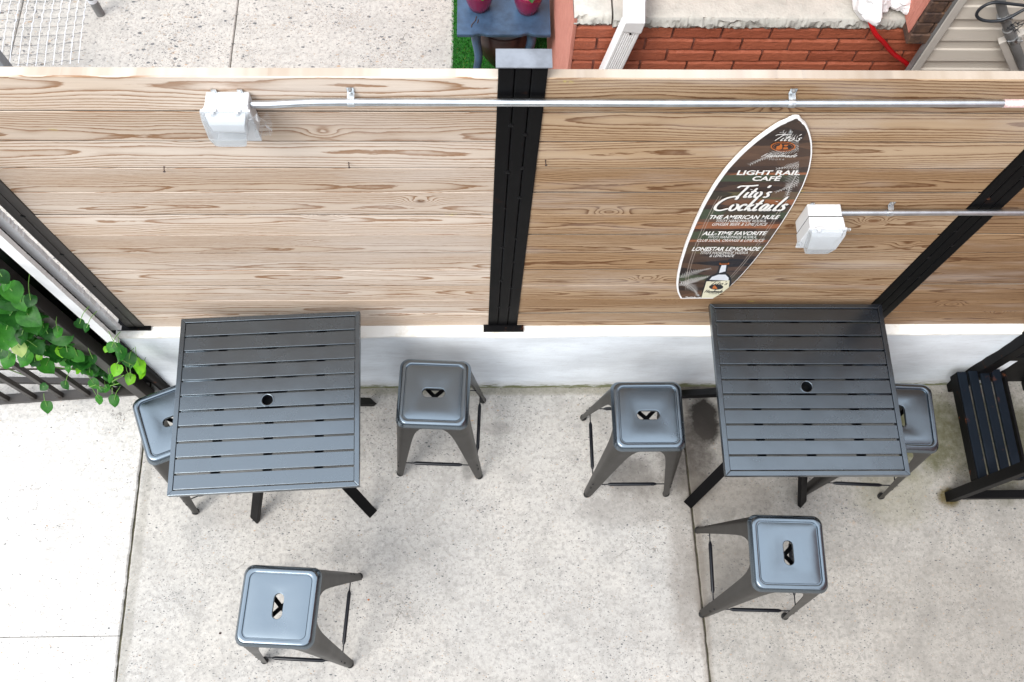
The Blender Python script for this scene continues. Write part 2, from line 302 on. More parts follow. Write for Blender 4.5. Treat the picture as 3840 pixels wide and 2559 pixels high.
# ------------------------------------------------------------------ object helpers
def tag(o, label, cat, group=None):
    o['label'] = label; o['category'] = cat
    if group: o['group'] = group
    return o
def thing(name, label, cat, loc=(0, 0, 0), rz=0, group=None):
    o = bpy.data.objects.new(name, None); COL.objects.link(o); o.location = loc; o.rotation_euler = (0, 0, rz)
    o.empty_display_size = .1
    return tag(o, label, cat, group)
def obj(name, bm, mat, parent=None, smooth=None, bevel=0, recalc=True):
    if recalc: bmesh.ops.recalc_face_normals(bm, faces=bm.faces)
    if bevel:
        es = [e for e in bm.edges if len(e.link_faces) == 2 and e.calc_face_angle(0) > R(40)]
        bmesh.ops.bevel(bm, geom=es, offset=bevel, segments=2, affect='EDGES', profile=.6, clamp_overlap=True)
    me = bpy.data.meshes.new(name); bm.to_mesh(me); bm.free()
    for m in (mat if isinstance(mat, list) else [mat]): me.materials.append(M_[m])
    o = bpy.data.objects.new(name, me); COL.objects.link(o)
    if smooth is not None:
        for p in me.polygons: p.use_smooth = True
        if smooth < 180:
            b2 = bmesh.new(); b2.from_mesh(me)
            for e in b2.edges:
                if len(e.link_faces) == 2 and e.calc_face_angle(0) > R(smooth): e.smooth = False
            b2.to_mesh(me); b2.free()
    if parent: o.parent = parent
    return o
def structure(o): o['kind'] = 'structure'; return o
def box(bm, x0, x1, y0, y1, z0, z1, mx=None, mi=0):
    vs = [bm.verts.new((mx @ Vector(p)) if mx else p) for p in ((x0, y0, z0), (x1, y0, z0), (x1, y1, z0), (x0, y1, z0), (x0, y0, z1), (x1, y0, z1), (x1, y1, z1), (x0, y1, z1))]
    for f in ((0, 3, 2, 1), (4, 5, 6, 7), (0, 1, 5, 4), (1, 2, 6, 5), (2, 3, 7, 6), (3, 0, 4, 7)):
        fc = bm.faces.new([vs[i] for i in f]); fc.material_index = mi
    return vs
def B(*a, **k): bm = bmesh.new(); box(bm, *a, **k); return bm
def loft(bm, rings, closed=True, cap0=False, cap1=False, mi=0):
    rv = [[bm.verts.new(p) for p in r] for r in rings]; n = len(rv[0])
    for a, b in zip(rv, rv[1:]):
        for i in range(n if closed else n-1):
            j = (i+1) % n
            f = bm.faces.new((a[i], a[j], b[j], b[i])); f.material_index = mi
    if cap0: bm.faces.new(rv[0][::-1])
    if cap1: bm.faces.new(rv[-1])
    return rv
def tube(bm, pts, r, n=10, cap=True):
    pts = [Vector(p) for p in pts]; rings = []; ref = None
    for i, p in enumerate(pts):
        d = (pts[min(i+1, len(pts)-1)] - pts[max(i-1, 0)]).normalized()
        if ref is None: ref = d.orthogonal().normalized()
        ref = (ref - d*ref.dot(d)).normalized(); b = d.cross(ref)
        rr = r[i] if isinstance(r, (list, tuple)) else r
        rings.append([p + (ref*math.cos(2*math.pi*k/n) + b*math.sin(2*math.pi*k/n))*rr for k in range(n)])
    loft(bm, rings, True, cap, cap)
def lathe(bm, prof, c=(0, 0, 0), n=32):
    loft(bm, [[(c[0]+r*math.cos(2*math.pi*k/n), c[1]+r*math.sin(2*math.pi*k/n), c[2]+z) for k in range(n)] for r, z in prof])
def catmull(P, k=8):
    P = [Vector(p) for p in P]; out = []
    for i in range(len(P)-1):
        a, b, c, d = P[max(i-1, 0)], P[i], P[i+1], P[min(i+2, len(P)-1)]
        for j in range(k):
            t = j/k; out.append(.5*((2*b) + (c-a)*t + (2*a-5*b+4*c-d)*t*t + (3*b-a-3*c+d)*t**3))
    return out + [P[-1]]
def bar(bm, a, b, w, h, upv=(0, 0, 1), w2=None, h2=None):
    a, b = Vector(a), Vector(b); d = (b-a).normalized(); s = d.cross(Vector(upv)).normalized(); u = s.cross(d)
    w2 = w if w2 is None else w2; h2 = h if h2 is None else h2
    loft(bm, [[p + s*x*ww/2 + u*y*hh/2 for x, y in ((-1, -1), (1, -1), (1, 1), (-1, 1))] for p, ww, hh in ((a, w, h), (b, w2, h2))], True, True, True)
def copy_tree(o, parent=None):
    c = o.copy(); COL.objects.link(c)
    if parent: c.parent = parent
    for ch in list(o.children): copy_tree(ch, c)
    return c

# ------------------------------------------------------------------ ground
def slab(name, x0, x1, y0, y1, z, mat, step=.03, jit=.003, skew=-.021):
    """a concrete slab with slightly broken edges; its long edges follow the measured slant"""
    bm = bmesh.new(); ny = max(2, int((y1-y0)/step))
    top, low = [], []
    for i in range(ny+1):
        y = y0 + (y1-y0)*i/ny
        a = x0 + skew*y + random.uniform(-jit, jit); b = x1 + skew*y + random.uniform(-jit, jit)
        top.append([(a, y, z-.006), (a+.006, y, z), (b-.006, y, z), (b, y, z-.006)]); low.append([(a, y, z-.06), (b, y, z-.06)])
    tv = [[bm.verts.new(p) for p in r] for r in top]; lv = [[bm.verts.new(p) for p in r] for r in low]
    for i in range(ny):
        for k in range(3): bm.faces.new((tv[i][k], tv[i][k+1], tv[i+1][k+1], tv[i+1][k]))
        bm.faces.new((lv[i][0], tv[i][0], tv[i+1][0], lv[i+1][0])); bm.faces.new((tv[i][3], lv[i][1], lv[i+1][1], tv[i+1][3]))
    return structure(obj(name, bm, mat))
structure(obj('ground', B(-60, 60, -60, 60, -.3, -.012), 'soil'))
slab('pavement', -6, -1.7295, .2005, 1.52, 0, 'patio_left', jit=.0028)
slab('pavement', -6, -1.7295, -4, .1975, .0005, 'patio_left', jit=.0028)
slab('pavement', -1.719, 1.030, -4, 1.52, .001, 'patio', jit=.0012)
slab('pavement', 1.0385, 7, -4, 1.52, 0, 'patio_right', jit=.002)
slab('yard', -1.537, .9, 1.53, 9, 0, 'yard', .2, .001, 0)
slab('yard', -2.85, -1.542, 1.53, 9, .001, 'yard', .2, .001, 0)
slab('yard', -8, -2.856, 1.53, 9, 0, 'yard', .2, .001, 0)

# ------------------------------------------------------------------ low wall
def low_wall():
    bm = bmesh.new(); x0, x1 = -1.648, 2.62; nx, nz = 150, 14
    def yy(x, z): return 1.420 + .007*mnoise.noise((x*3, z*5, 1)) + .003*mnoise.noise((x*13, z*13, 4)) - (.012*max(0, 1-z/.05) if z < .05 else 0)
    rows = []
    for k in range(nz+1):
        z = .7205*k/nz
        rows.append([bm.verts.new((x0+(x1-x0)*i/nx, yy(x0+(x1-x0)*i/nx, z), z-.004 if k == 0 else z - (.004 if k == nz else 0))) for i in range(nx+1)])
    rows.append([bm.verts.new((x0+(x1-x0)*i/nx, yy(x0+(x1-x0)*i/nx, .72)+.010, .7215+.002*mnoise.noise((i*.3, 5, 2)))) for i in range(nx+1)])
    rows.append([bm.verts.new((x0+(x1-x0)*i/nx, 1.60, .722)) for i in range(nx+1)])
    rows.append([bm.verts.new((x0+(x1-x0)*i/nx, 1.60, -.01)) for i in range(nx+1)])
    for a, b in zip(rows, rows[1:]):
        for i in range(nx): bm.faces.new((a[i], a[i+1], b[i+1], b[i]))
    for e in (0, -1): bm.faces.new([r[e] for r in rows])
    tag(obj('low_wall', bm, 'wall', smooth=50), 'low white painted wall under the wooden fence, grey stained face', 'wall')
low_wall()
tag(obj('wall_end_flashing', (lambda b: (box(b, -1.70, -1.651, 1.405, 1.47, 0, .76), b)[1])(bmesh.new()), 'rusty', bevel=.004), 'rusty black steel strip capping the left end of the white wall', 'steel strip')

# ------------------------------------------------------------------ wooden fence panels
ZT, PITCH, NB = 2.476, .1459, 12
FENCE = thing('wooden_fence', 'pine board fence on the low white wall with black steel posts', 'fence')
def fence_panel(x0, x1, mat, label):
    bm = bmesh.new()
    for k in range(NB):
        z1 = ZT - k*PITCH; z0 = z1 - PITCH
        if k == NB-1: z0 = .7235
        dy = random.uniform(-.0018, .0018); ch = .0034; gp = random.choice((.0050, .0058, .0066)) if k else .0002; ch = random.choice((.0005, .0008, .0022)) if k else .003
        n = max(2, int((x1-x0)/.08))
        sag = [.0016*mnoise.noise((x0+i*.3, k*3.1, 7)) for i in range(n+1)]
        prof = [(1.492, z0), (1.470+dy, z0), (1.470+dy, z1-gp-ch), (1.470+dy+ch, z1-gp), (1.4745+ch, z1-gp-.014), (1.4925, z1-gp-.014), (1.4925, z1-.0002), (1.5005, z1-.0002), (1.5005, z0)] if k else [(1.470+dy, z0), (1.470+dy, z1-ch), (1.470+dy+ch, z1), (1.5005, z1), (1.5005, z0)]
        loft(bm, [[(x0+(x1-x0)*i/n, y, z+(sag[i] if z > .74 else 0)) for y, z in prof] for i in range(n+1)], True, True, True)
    o = obj('board_panel', bm, mat, FENCE); o['label'] = label
fence_panel(-1.530, .036, 'wood_left', 'pine board fence panel toned for brighter light, left of the triple black post')
fence_panel(.118, 1.662, 'wood_mid', 'tan pine board fence panel carrying the surfboard menu')
fence_panel(1.734, 3.4, 'wood_right', 'pine board fence panel with shade in its tone, at the right edge past the slanting black post')

# ------------------------------------------------------------------ steel posts
def steel_post(x0b, x0t, width, label, plate, cap=True, ntube=3, ztop=2.52, zb=.734, mat='post'):
    t = bpy.data.objects.new('post', None); COL.objects.link(t); t.location = ((x0b+width/2), 1.49, .722); t.parent = FENCE; t['label'] = label
    o = t.location.copy()
    w = width/ntube
    for i in range(ntube):
        bm = bmesh.new()
        bar_pts = []
        for z, xs in ((zb, x0b), (ztop, x0t)):
            a = xs + w*i + .0008; b = xs + w*(i+1) - .0008
            bar_pts.append([Vector((a, 1.465, z))-o, Vector((b, 1.465, z))-o, Vector((b, 1.520, z))-o, Vector((a, 1.520, z))-o])
        loft(bm, bar_pts, True, True, True)
        obj('tube', bm, mat, t, bevel=.0045)
    if ntube > 1:
        rr = random.Random(int(abs(x0b)*1000)+5)
        for sx in range(1, ntube):
            z = .95
            while z < 2.3:
                xx = x0b + (x0t-x0b)*(z-zb)/(ztop-zb) + w*sx
                bm = bmesh.new(); bmesh.ops.create_icosphere(bm, subdivisions=2, radius=rr.uniform(.006, .0095))
                for v in bm.verts:
                    k = 1 + .5*mnoise.noise(v.co*260 + Vector((z*9, sx, 0))); v.co = Vector((v.co.x*k, v.co.y*.35, v.co.z*k)) + Vector((xx, 1.4655, z)) - o
                obj('weld_bead', bm, 'rusty', t, smooth=60)
                z += rr.uniform(.16, .3)
    if cap:
        bm = bmesh.new(); box(bm, x0t-.006, x0t+width+.010, 1.468, 1.527, ztop, ztop+.0035, Matrix.Translation(-o))
        for k in range(5):
            m = Matrix.Translation(Vector((x0t+random.uniform(0, width), random.uniform(1.475, 1.52), ztop+.0035))-o) @ Matrix.Diagonal((1, 1, .25, 1))
            bmesh.ops.create_icosphere(bm, subdivisions=1, radius=random.uniform(.001, .0025), matrix=m)
        obj('cap', bm, 'cap', t)
    if plate:
        obj('base_plate', (lambda b: (box(b, plate[0], plate[1], plate[2], 1.535, .7225, .734, Matrix.Translation(-o)), b)[1])(bmesh.new()), 'rusty', t, bevel=.0015)
    return t
steel_post(0., .029, .131, 'triple black steel post with grey cap in the middle of the fence', (-.02, .159, 1.4385))
steel_post(1.648, 1.62, .122, 'triple black steel post slanting behind the right table top corner', None)
steel_post(-1.600, -1.600, .080, 'double brown black steel post at the left end of the fence', (-1.64, -1.494, 1.452), ntube=2, mat='rail')

# ------------------------------------------------------------------ conduits
def conduit(label, pts, r, straps, fits, tape=None):
    t = thing('conduit', label, 'pipe', pts[0], 0, 'galvanised conduits along the fence'); o = Vector(pts[0])
    bm = bmesh.new(); tube(bm, [Vector(p)-o for p in pts], r, 16); obj('pipe', bm, 'galv', t, smooth=60)
    for (x, z) in straps:
        bm = bmesh.new(); y = 1.448; n = 9
        pr = [(y+.019, z+.036), (y+.019, z+.016)] + [(y - (r+.002)*math.cos(a), z + (r+.002)*math.sin(a)) for a in [R(100-25*i) for i in range(9)]]
        pr2 = [(y+.0205, z+.036), (y+.0205, z+.015)] + [(y - r*math.cos(a), z + r*math.sin(a)) for a in [R(100-25*i) for i in range(9)]]
        ring = [Vector((0, *p)) for p in pr] + [Vector((0, *p)) for p in pr2[::-1]]
        loft(bm, [[Vector((x+dx, q.y, q.z))-o for q in ring] for dx in (-.0095, .0095)], True)
        for dx in (-.0095, .0095):
            k = len(pr)
            for i in range(k-1):
                bm.faces.new([bm.verts.new(Vector((x+dx, q.y, q.z))-o) for q in (ring[i], ring[i+1], ring[2*k-2-i], ring[2*k-1-i])])
        bmesh.ops.remove_doubles(bm, verts=bm.verts, dist=1e-5)
        st = obj('strap', bm, 'zinc', t)
        bm = bmesh.new(); tube(bm, [Vector((x, y+.0195, z+.028))-o, Vector((x, y+.013, z+.028))-o], [.0055, .004], 10); obj('screw', bm, 'pvc', st, smooth=40)
    for (x, y, z, ln, pr) in fits:
        bm = bmesh.new(); tube(bm, [Vector((x+ln*a, y, z))-o for a, _ in pr], [r*q for _, q in pr], 16); obj('fitting', bm, 'zinc', t, smooth=40)
    if tape:
        bm = bmesh.new(); tube(bm, [Vector(p)-o for p in tape], r+.001, 16); obj('tape', bm, 'tape', t, smooth=60)
CPL = [(0, 1.05), (.0, 1.5), (.22, 1.55), (.25, 1.25), (.45, 1.3), (.75, 1.3), (.78, 1.6), (1., 1.5), (1., 1.)]
zc = 2.402
conduit('long galvanised conduit running along the fence top from the left box', [(-.632, 1.445, 2.394), (-.585, 1.445, 2.3945), (-.54, 1.446, 2.397), (-.47, 1.4475, 2.401), (-.38, 1.448, zc), (.5, 1.448, zc), (1.4, 1.448, 2.405), (2.6, 1.448, 2.405)], .0108,
        [(-.365, zc), (.828, zc+.002)], [(-.634, 1.445, 2.394, .042, CPL), (1.352, 1.448, 2.405, .045, CPL)], [(1.414, 1.448, 2.405), (1.52, 1.448, 2.405)])
conduit('short galvanised conduit leaving the right box beside the surfboard', [(1.19, 1.448, 1.796), (1.6, 1.448, 1.7965), (2.6, 1.448, 1.797)], .0105,
        [(1.361, 1.7965)], [(1.186, 1.448, 1.796, .022, [(0, 1.05), (0, 1.4), (.5, 1.45), (.55, 1.2), (1, 1.25), (1, 1.)])])

# ------------------------------------------------------------------ outlet boxes
def outlet_box(label, xc, zt, w, yf, hinge_n, broken, ld=1., lo=1.):
    """back box, cover frame, hinge knuckles, white inner door, clear bubble lid"""
    t = thing('outlet_box', label, 'electrical box', (xc, 1.47, zt-.06), 0, 'white outdoor outlet boxes on the fence'); o = t.location
    T = Matrix.Translation(-o); ym = 1.422 if yf < 1.38 else 1.424; h = .125
    obj('back_box', (lambda b: (box(b, xc-w/2, xc+w/2, ym, 1.469, zt-h, zt, T), b)[1])(bmesh.new()), 'whitebox', t, bevel=.004)
    bm = bmesh.new()
    yq = yf+.012
    loft(bm, [[Vector(p)-o for p in ((xc-w/2-e, y, zt-h-e), (xc+w/2+e, y, zt-h-e), (xc+w/2+e, y, zt+e*.4), (xc-w/2-e, y, zt+e*.4))] for y, e in ((ym-.0025, .001), (yq, .003), (yq, .008), (yf+.005, .008))], True, True, True)
    obj('cover_frame', bm, 'whitebox', t, bevel=.003)
    for k in range(hinge_n):
        xx = xc + w*(-.28 + .56*k/max(1, hinge_n-1))
        bm = bmesh.new(); tube(bm, [Vector((xx-.011, yf+.006, zt+.008))-o, Vector((xx+.011, yf+.006, zt+.008))-o], .0045, 10)
        box(bm, xx-.004, xx+.004, yf-.004, yf+.006, zt-.012, zt+.007, T); obj('hinge', bm, 'whitebox', t, smooth=40)
    # inner white door, sloping out at the bottom
    bm = bmesh.new(); loft(bm, [[Vector(p)-o for p in ((xc-w/2+e, y, zt-.004-d), (xc+w/2-e, y, zt-.004-d), (xc+w/2-e, y+.012, zt-.004-d), (xc-w/2+e, y+.012, zt-.004-d))] for d, y, e in ((0, yf-.002, .004), (.03*ld, yf-.012*lo, .010), (.062*ld, yf-.012*lo**1.5, .016))], True, True, True)
    obj('inner_door', bm, 'whitebox', t, bevel=.002)
    bm = bmesh.new(); rings = []
    for d, y, e in ((0., yf+.004, -.006), (.006, yf-.016*lo**.5, .0), (.075*ld, yf-.030*lo, .008), (.118*ld, yf-.024*lo**1.5, .016), (.128*ld, yf+.004, .018)):
        rings.append([Vector(p)-o for p in ((xc-w/2+e, y, zt+.004-d), (xc-w/4, y-.002, zt+.004-d), (xc+w/4, y-.002, zt+.004-d), (xc+w/2-e, y, zt+.004-d))])
    loft(bm, rings, False)
    for sgn in (0, 3):
        bm.faces.new([bm.verts.new(r[sgn]) for r in rings])
    bmesh.ops.remove_doubles(bm, verts=bm.verts, dist=1e-5)
    bmesh.ops.solidify(bm, geom=bm.faces[:], thickness=.0018)
    obj('clear_lid', bm, 'clear', t, bevel=.0012)
    for sx in ((-.3, .3) if broken else (-.36,)):
        bm = bmesh.new()
        tube(bm, [Vector((xc+w*sx, 1.469, zt+.004))-o, Vector((xc+w*sx, 1.463, zt+.004))-o], [.006, .004], 10)
        box(bm, xc+w*sx-.007, xc+w*sx+.007, 1.465, 1.4695, zt-.001, zt+.011, T)
        obj('mounting_lug', bm, 'zinc', t)
    if broken:
        bm = bmesh.new(); rr = random.Random(4)
        g = [[bm.verts.new(Vector((xc+w/2+.004+.05*i/5*(1-.25*abs(j-2)/3)+rr.uniform(-.004, .004), yf-.006+rr.uniform(-.012, .012)+.016*i/5, zt-.004-.085*j/5-.012*i/5+rr.uniform(-.004, .004)))-o) for i in range(6)] for j in range(6)]
        for j in range(5):
            for i in range(5): bm.faces.new((g[j][i], g[j][i+1], g[j+1][i+1], g[j+1][i]))
        bmesh.ops.solidify(bm, geom=bm.faces[:], thickness=.0015)
        obj('torn_lid', bm, 'clear', t)
    else:
        bm = bmesh.new(); box(bm, xc+w/2+.004, xc+w/2+.020, yf+.002, yf+.010, zt-.006, zt+.004, T); obj('latch', bm, 'clear', t, bevel=.0015); bm = bmesh.new(); box(bm, xc-w/2-.016, xc-w/2-.002, yf-.004, yf+.006, zt-.105, zt-.085, T)
        obj('latch', bm, 'clear', t, bevel=.0015)
        obj('gasket', (lambda b: (box(b, xc-w/2-.0008, xc+w/2+.0008, ym-.0022, ym-.0001, zt-h-.0008, zt+.0008, T), b)[1])(bmesh.new()), 'rubber', t)
outlet_box('white outlet box with torn clear lid at the left end of the long conduit', -.693, 2.417, .115, 1.398, 2, True, .72, 1.5)
outlet_box('white outlet box with latched clear lid just right of the surfboard', 1.131, 1.818, .114, 1.366, 1, False)

# ------------------------------------------------------------------ surfboard menu
ks = lambda x, y: (2500 + x*800/1651, 400 + y*800/1651)
YB = 1.457
KB = YB/1.43          # outline was measured on the plane y = 1.43
XA = .853*KB
zk = lambda z: CAMH - (CAMH - z)*KB
HALF = [(1.115, .066), (1.17, .090), (1.24, .109), (1.33, .124), (1.45, .137), (1.60, .147), (1.75, .1505), (1.88, .1495), (2.0, .142), (2.10, .128), (2.18, .108), (2.245, .085), (2.30, .058), (2.335, .036), (2.355, .019)]
HALF = [(zk(z), h*KB) for z, h in HALF]
def half_at(z):
    if z <= HALF[0][0]: return HALF[0][1]
    for (a, p), (b, q) in zip(HALF, HALF[1:]):
        if z <= b: return p + (q-p)*(z-a)/(b-a)
    return 0
def outline(inL, inR, zb, n=60):
    zt = zk(2.364) - (inL+inR)*.55
    zs = [zb + (zt-zb)*(1-(1-i/n)**1.6) for i in range(n+1)]
    sm = lambda z: sum(half_at(z+d) for d in (-.02, -.01, 0, .01, .02))/5 if z > zk(1.14) else half_at(z)
    rgt = [(XA + max(.0, sm(z+(inL+inR)*.3)-inR), z) for z in zs]; lft = [(XA - max(.0, sm(z+(inL+inR)*.3)-inL), z) for z in zs]
    tip = (rgt[-1][0]+lft[-1][0])/2
    return rgt[:-1] + [(tip, zt)] + lft[:-1][::-1]
OUT = outline(0, 0, zk(1.113)); INN = outline(.0085, .0034, zk(1.121))
def clip(poly, C=INN):
    out = list(poly); n = len(C)
    for i in range(n):
        (ax, ay), (bx, by) = C[i], C[(i+1) % n]; src, out = out, []
        for k in range(len(src)):
            p, q = src[k], src[(k+1) % len(src)]
            sp = (bx-ax)*(p[1]-ay)-(by-ay)*(p[0]-ax); sq = (bx-ax)*(q[1]-ay)-(by-ay)*(q[0]-ax)
            if sp >= 0: out.append(p)
            if (sp >= 0) != (sq >= 0):
                t = sp/(sp-sq); out.append((p[0]+(q[0]-p[0])*t, p[1]+(q[1]-p[1])*t))
        if not out: return []
    return out
SB = thing('surfboard_menu', 'dark surfboard shaped menu board with white lettering fixed to the fence', 'sign', (XA, YB, zk(1.113))); SO = Vector((XA, YB, zk(1.113)))
bm = bmesh.new(); loft(bm, [[Vector((x, y, z))-SO for x, z in OUT] for y in (YB, 1.466)], True, True, True); obj('board', bm, 'foam', SB)
def flat(bm, poly, y):
    p = clip(poly)
    if len(p) >= 3:
        try: bm.faces.new([bm.verts.new(Vector((x, y, z))-SO) for x, z in p])
        except ValueError: pass
bm = bmesh.new(); bm.faces.new([bm.verts.new(Vector((x, YB-.0006, z))-SO) for x, z in INN]); pr = obj('printed_face', bm, 'collage', SB)
pr.location = (0, 0, 0)
LAYER = [0.]
def ly(base): LAYER[0] += .00002; return YB - base - LAYER[0]
def P2(x, y):
    p = at(*ks(x, y), y=YB-.001); return (p.x, p.z)
def text(name, s, x0, x1, ybase, ytop, mat='ink', shear=0., bold=0., parent=SB, base=.0012):
    """lettering fitted between two measured ends; widths and heights taken from the sign"""
    cu = bpy.data.curves.new('t', 'FONT'); cu.body = s; cu.shear = shear; cu.offset = bold; cu.resolution_u = 3
    ob = bpy.data.objects.new('t', cu); COL.objects.link(ob); bpy.context.view_layer.update()
    me = bpy.data.meshes.new_from_object(ob.evaluated_get(bpy.context.evaluated_depsgraph_get()))
    xs = [v.co.x for v in me.vertices]; ys = [v.co.y for v in me.vertices]
    cap = max(ys); a, b = min(xs), max(xs)
    (X0, Z0), (X1, _), (_, Z1) = P2(x0, ybase), P2(x1, ybase), P2(x0, ytop)
    yy = ly(base); bm = bmesh.new(); bm.from_mesh(me)
    for v in bm.verts: v.co = Vector((X0 + (v.co.x-a)/(b-a)*(X1-X0), yy, Z0 + v.co.y/cap*(Z1-Z0)))-SO
    bpy.data.objects.remove(ob); bpy.data.curves.remove(cu); bpy.data.meshes.remove(me)
    return obj(name, bm, mat, parent)
GL = {'T': ([[(-.05, .80), (.06, .93), (.3, .95), (.7, .97), (1.0, 1.02)], [(.5, .95), (.40, .5), (.30, .05), (.28, 0)]], .62),
 'i': ([[(.06, .45), (0, .1), (.05, 0), (.14, .08)], [(.11, .64), (.12, .67)]], .2), 't': ([[(.14, .78), (.02, .15), (.08, 0), (.18, .08)], [(-.07, .48), (.24, .5)]], .24),
 'o': ([[(.17, .45), (.07, .40), (.015, .25), (.05, .06), (.15, .0), (.26, .06), (.315, .22), (.27, .40), (.17, .45), (.10, .42)]], .37), "'": ([[(.07, 1.02), (.02, .8)]], .12),
 's': ([[(.24, .40), (.14, .46), (.06, .36), (.15, .24), (.19, .12), (.09, 0), (-.02, .06)]], .3),
 'C': ([[(.72, .78), (.74, .94), (.56, 1.0), (.24, .84), (.04, .45), (.08, .12), (.34, 0), (.66, .15)]], .68), 'c': ([[(.25, .35), (.18, .45), (.06, .36), (.02, .16), (.1, .01), (.24, .08)]], .28),
 'k': ([[(.18, 1), (.0, 0)], [(.26, .44), (.06, .24), (.13, .18), (.22, .0), (.31, .06)]], .33), 'a': ([[(.24, .42), (.12, .45), (.02, .2), (.08, 0), (.2, .1), (.28, .44)], [(.28, .44), (.24, .1), (.3, 0), (.37, .08)]], .36),
 'l': ([[(.19, 1), (.03, .15), (.08, 0), (.17, .06)]], .2), 'H': ([[(.2, 1), (0, 0)], [(.6, 1), (.42, 0)], [(.05, .45), (.6, .55)]], .62), 'n': ([[(.05, .45), (0, 0)], [(.02, .25), (.15, .45), (.24, .4), (.2, .0)]], .3),
 'd': ([[(.2, .42), (.08, .4), (.01, .15), (.08, 0), (.2, .12), (.34, 1)], [(.27, .5), (.22, .05), (.3, .02)]], .34), 'm': ([[(.05, .45), (0, 0)], [(.02, .25), (.14, .45), (.2, .38), (.16, 0)], [(.18, .25), (.3, .45), (.36, .38), (.32, 0)]], .44),
 'e': ([[(.02, .2), (.2, .3), (.2, .43), (.1, .45), (.01, .2), (.1, 0), (.24, .08)]], .28)}
def script(name, s, x0, x1, ybase, ytop, wd=.10, mat='ink', slant=.12, parent=SB, base=.0012, shift=(0, 0)):
    strokes, adv = [], 0
    for ch in s:
        st, w = GL[ch]
        for p in st: strokes.append([(adv+x+slant*y, y) for x, y in p])
        adv += w + .045
    xs = [x for p in strokes for x, _ in p]; a, b = min(xs), max(xs)
    (X0, Z0), (X1, _), (_, Z1) = P2(x0, ybase), P2(x1, ybase), P2(x0, ytop)
    hgt = Z1-Z0; sx = (X1-X0)/(b-a); bm = bmesh.new()
    for p in strokes:
        yy = ly(base)
        pts = catmull([(X0+(x-a)*sx+shift[0], 0, Z0+y*hgt+shift[1]) for x, y in p], 6); n = len(pts); L, Rr = [], []
        for i, q in enumerate(pts):
            d = (pts[min(i+1, n-1)]-pts[max(i-1, 0)]).normalized(); nn = Vector((-d.z, 0, d.x))
            w = hgt*wd*.5*(.86+.14*abs(d.z))*(1 if 0 < i < n-1 else .6)
            L.append(q+nn*w); Rr.append(q-nn*w)
        lv = [bm.verts.new(Vector((q.x, yy, q.z))-SO) for q in L]; rv = [bm.verts.new(Vector((q.x, yy, q.z))-SO) for q in Rr]
        for i in range(n-1): bm.faces.new((lv[i], lv[i+1], rv[i+1], rv[i]))
    return obj(name, bm, mat, parent)
def lines():
    for off in (.030, .039):
        for sgn in (-1, 1):
            bm = bmesh.new(); pts = []
            for i in range(41):
                z = zk(1.20) + .75*i/40
                pts.append((XA + sgn*(half_at(z)-off-(.006 if sgn < 0 else 0)), z))
            for (x0, z0), (x1, z1) in zip(pts, pts[1:]): flat(bm, [(x0-.0007, z0), (x0+.0007, z0), (x1+.0007, z1), (x1-.0007, z1)][::1], YB-.0009)
            obj('pinstripe', bm, 'inkline', SB)
    pass
lines()
def frond(base, tip, bend, n, ln, mat='inkgrey', wd=.0022):
    bm = bmesh.new(); yy = ly(.0010); b, t = Vector((*base, 0)), Vector((*tip, 0)); d = t-b; nn = Vector((-d.y, d.x, 0)).normalized()
    prev = None
    for i in range(n+1):
        f = i/n; p = b + d*f + nn*bend*math.sin(f*math.pi)
        if prev is not None and i % 1 == 0:
            q = (p-prev).normalized(); m = Vector((-q.y, q.x, 0))
            flat(bm, [tuple((prev-m*.0012)[:2]), tuple((p-m*.0010)[:2]), tuple((p+m*.0010)[:2]), tuple((prev+m*.0012)[:2])], yy)
            L = ln*(.35+.65*math.sin(min(1, f*1.15+.12)*math.pi))
            for sgn in (-1, 1):
                e = p + (q*.75 + m*sgn).normalized()*L*random.uniform(.85, 1.1); mid = (p+e)/2 + q*L*.08; s = Vector((-(e-p).y, (e-p).x, 0)).normalized()
                poly = [tuple((p-s*wd*.25)[:2]), tuple((mid-s*wd*.5)[:2]), tuple(e[:2]), tuple((mid+s*wd*.5)[:2]), tuple((p+s*wd*.25)[:2])]
                flat(bm, poly, yy-.00001*(i+1)-(.000005 if sgn > 0 else 0))
        prev = p
    return obj('palm_leaf', bm, mat, SB)
frond(P2(1130, 330), P2(900, 200), .004, 13, .042); frond(P2(1120, 310), P2(650, 445), -.016, 22, .034); frond(P2(1110, 420), P2(860, 480), .006, 12, .03)
frond(P2(1110, 400), P2(930, 690), -.010, 20, .042); frond(P2(1100, 540), P2(850, 660), .006, 13, .03)
frond(P2(90, 1330), P2(330, 1255), .010, 18, .034); frond(P2(90, 1390), P2(360, 1310), .012, 18, .034, wd=.004); frond(P2(100, 1350), P2(235, 1455), .014, 14, .03, wd=.004)
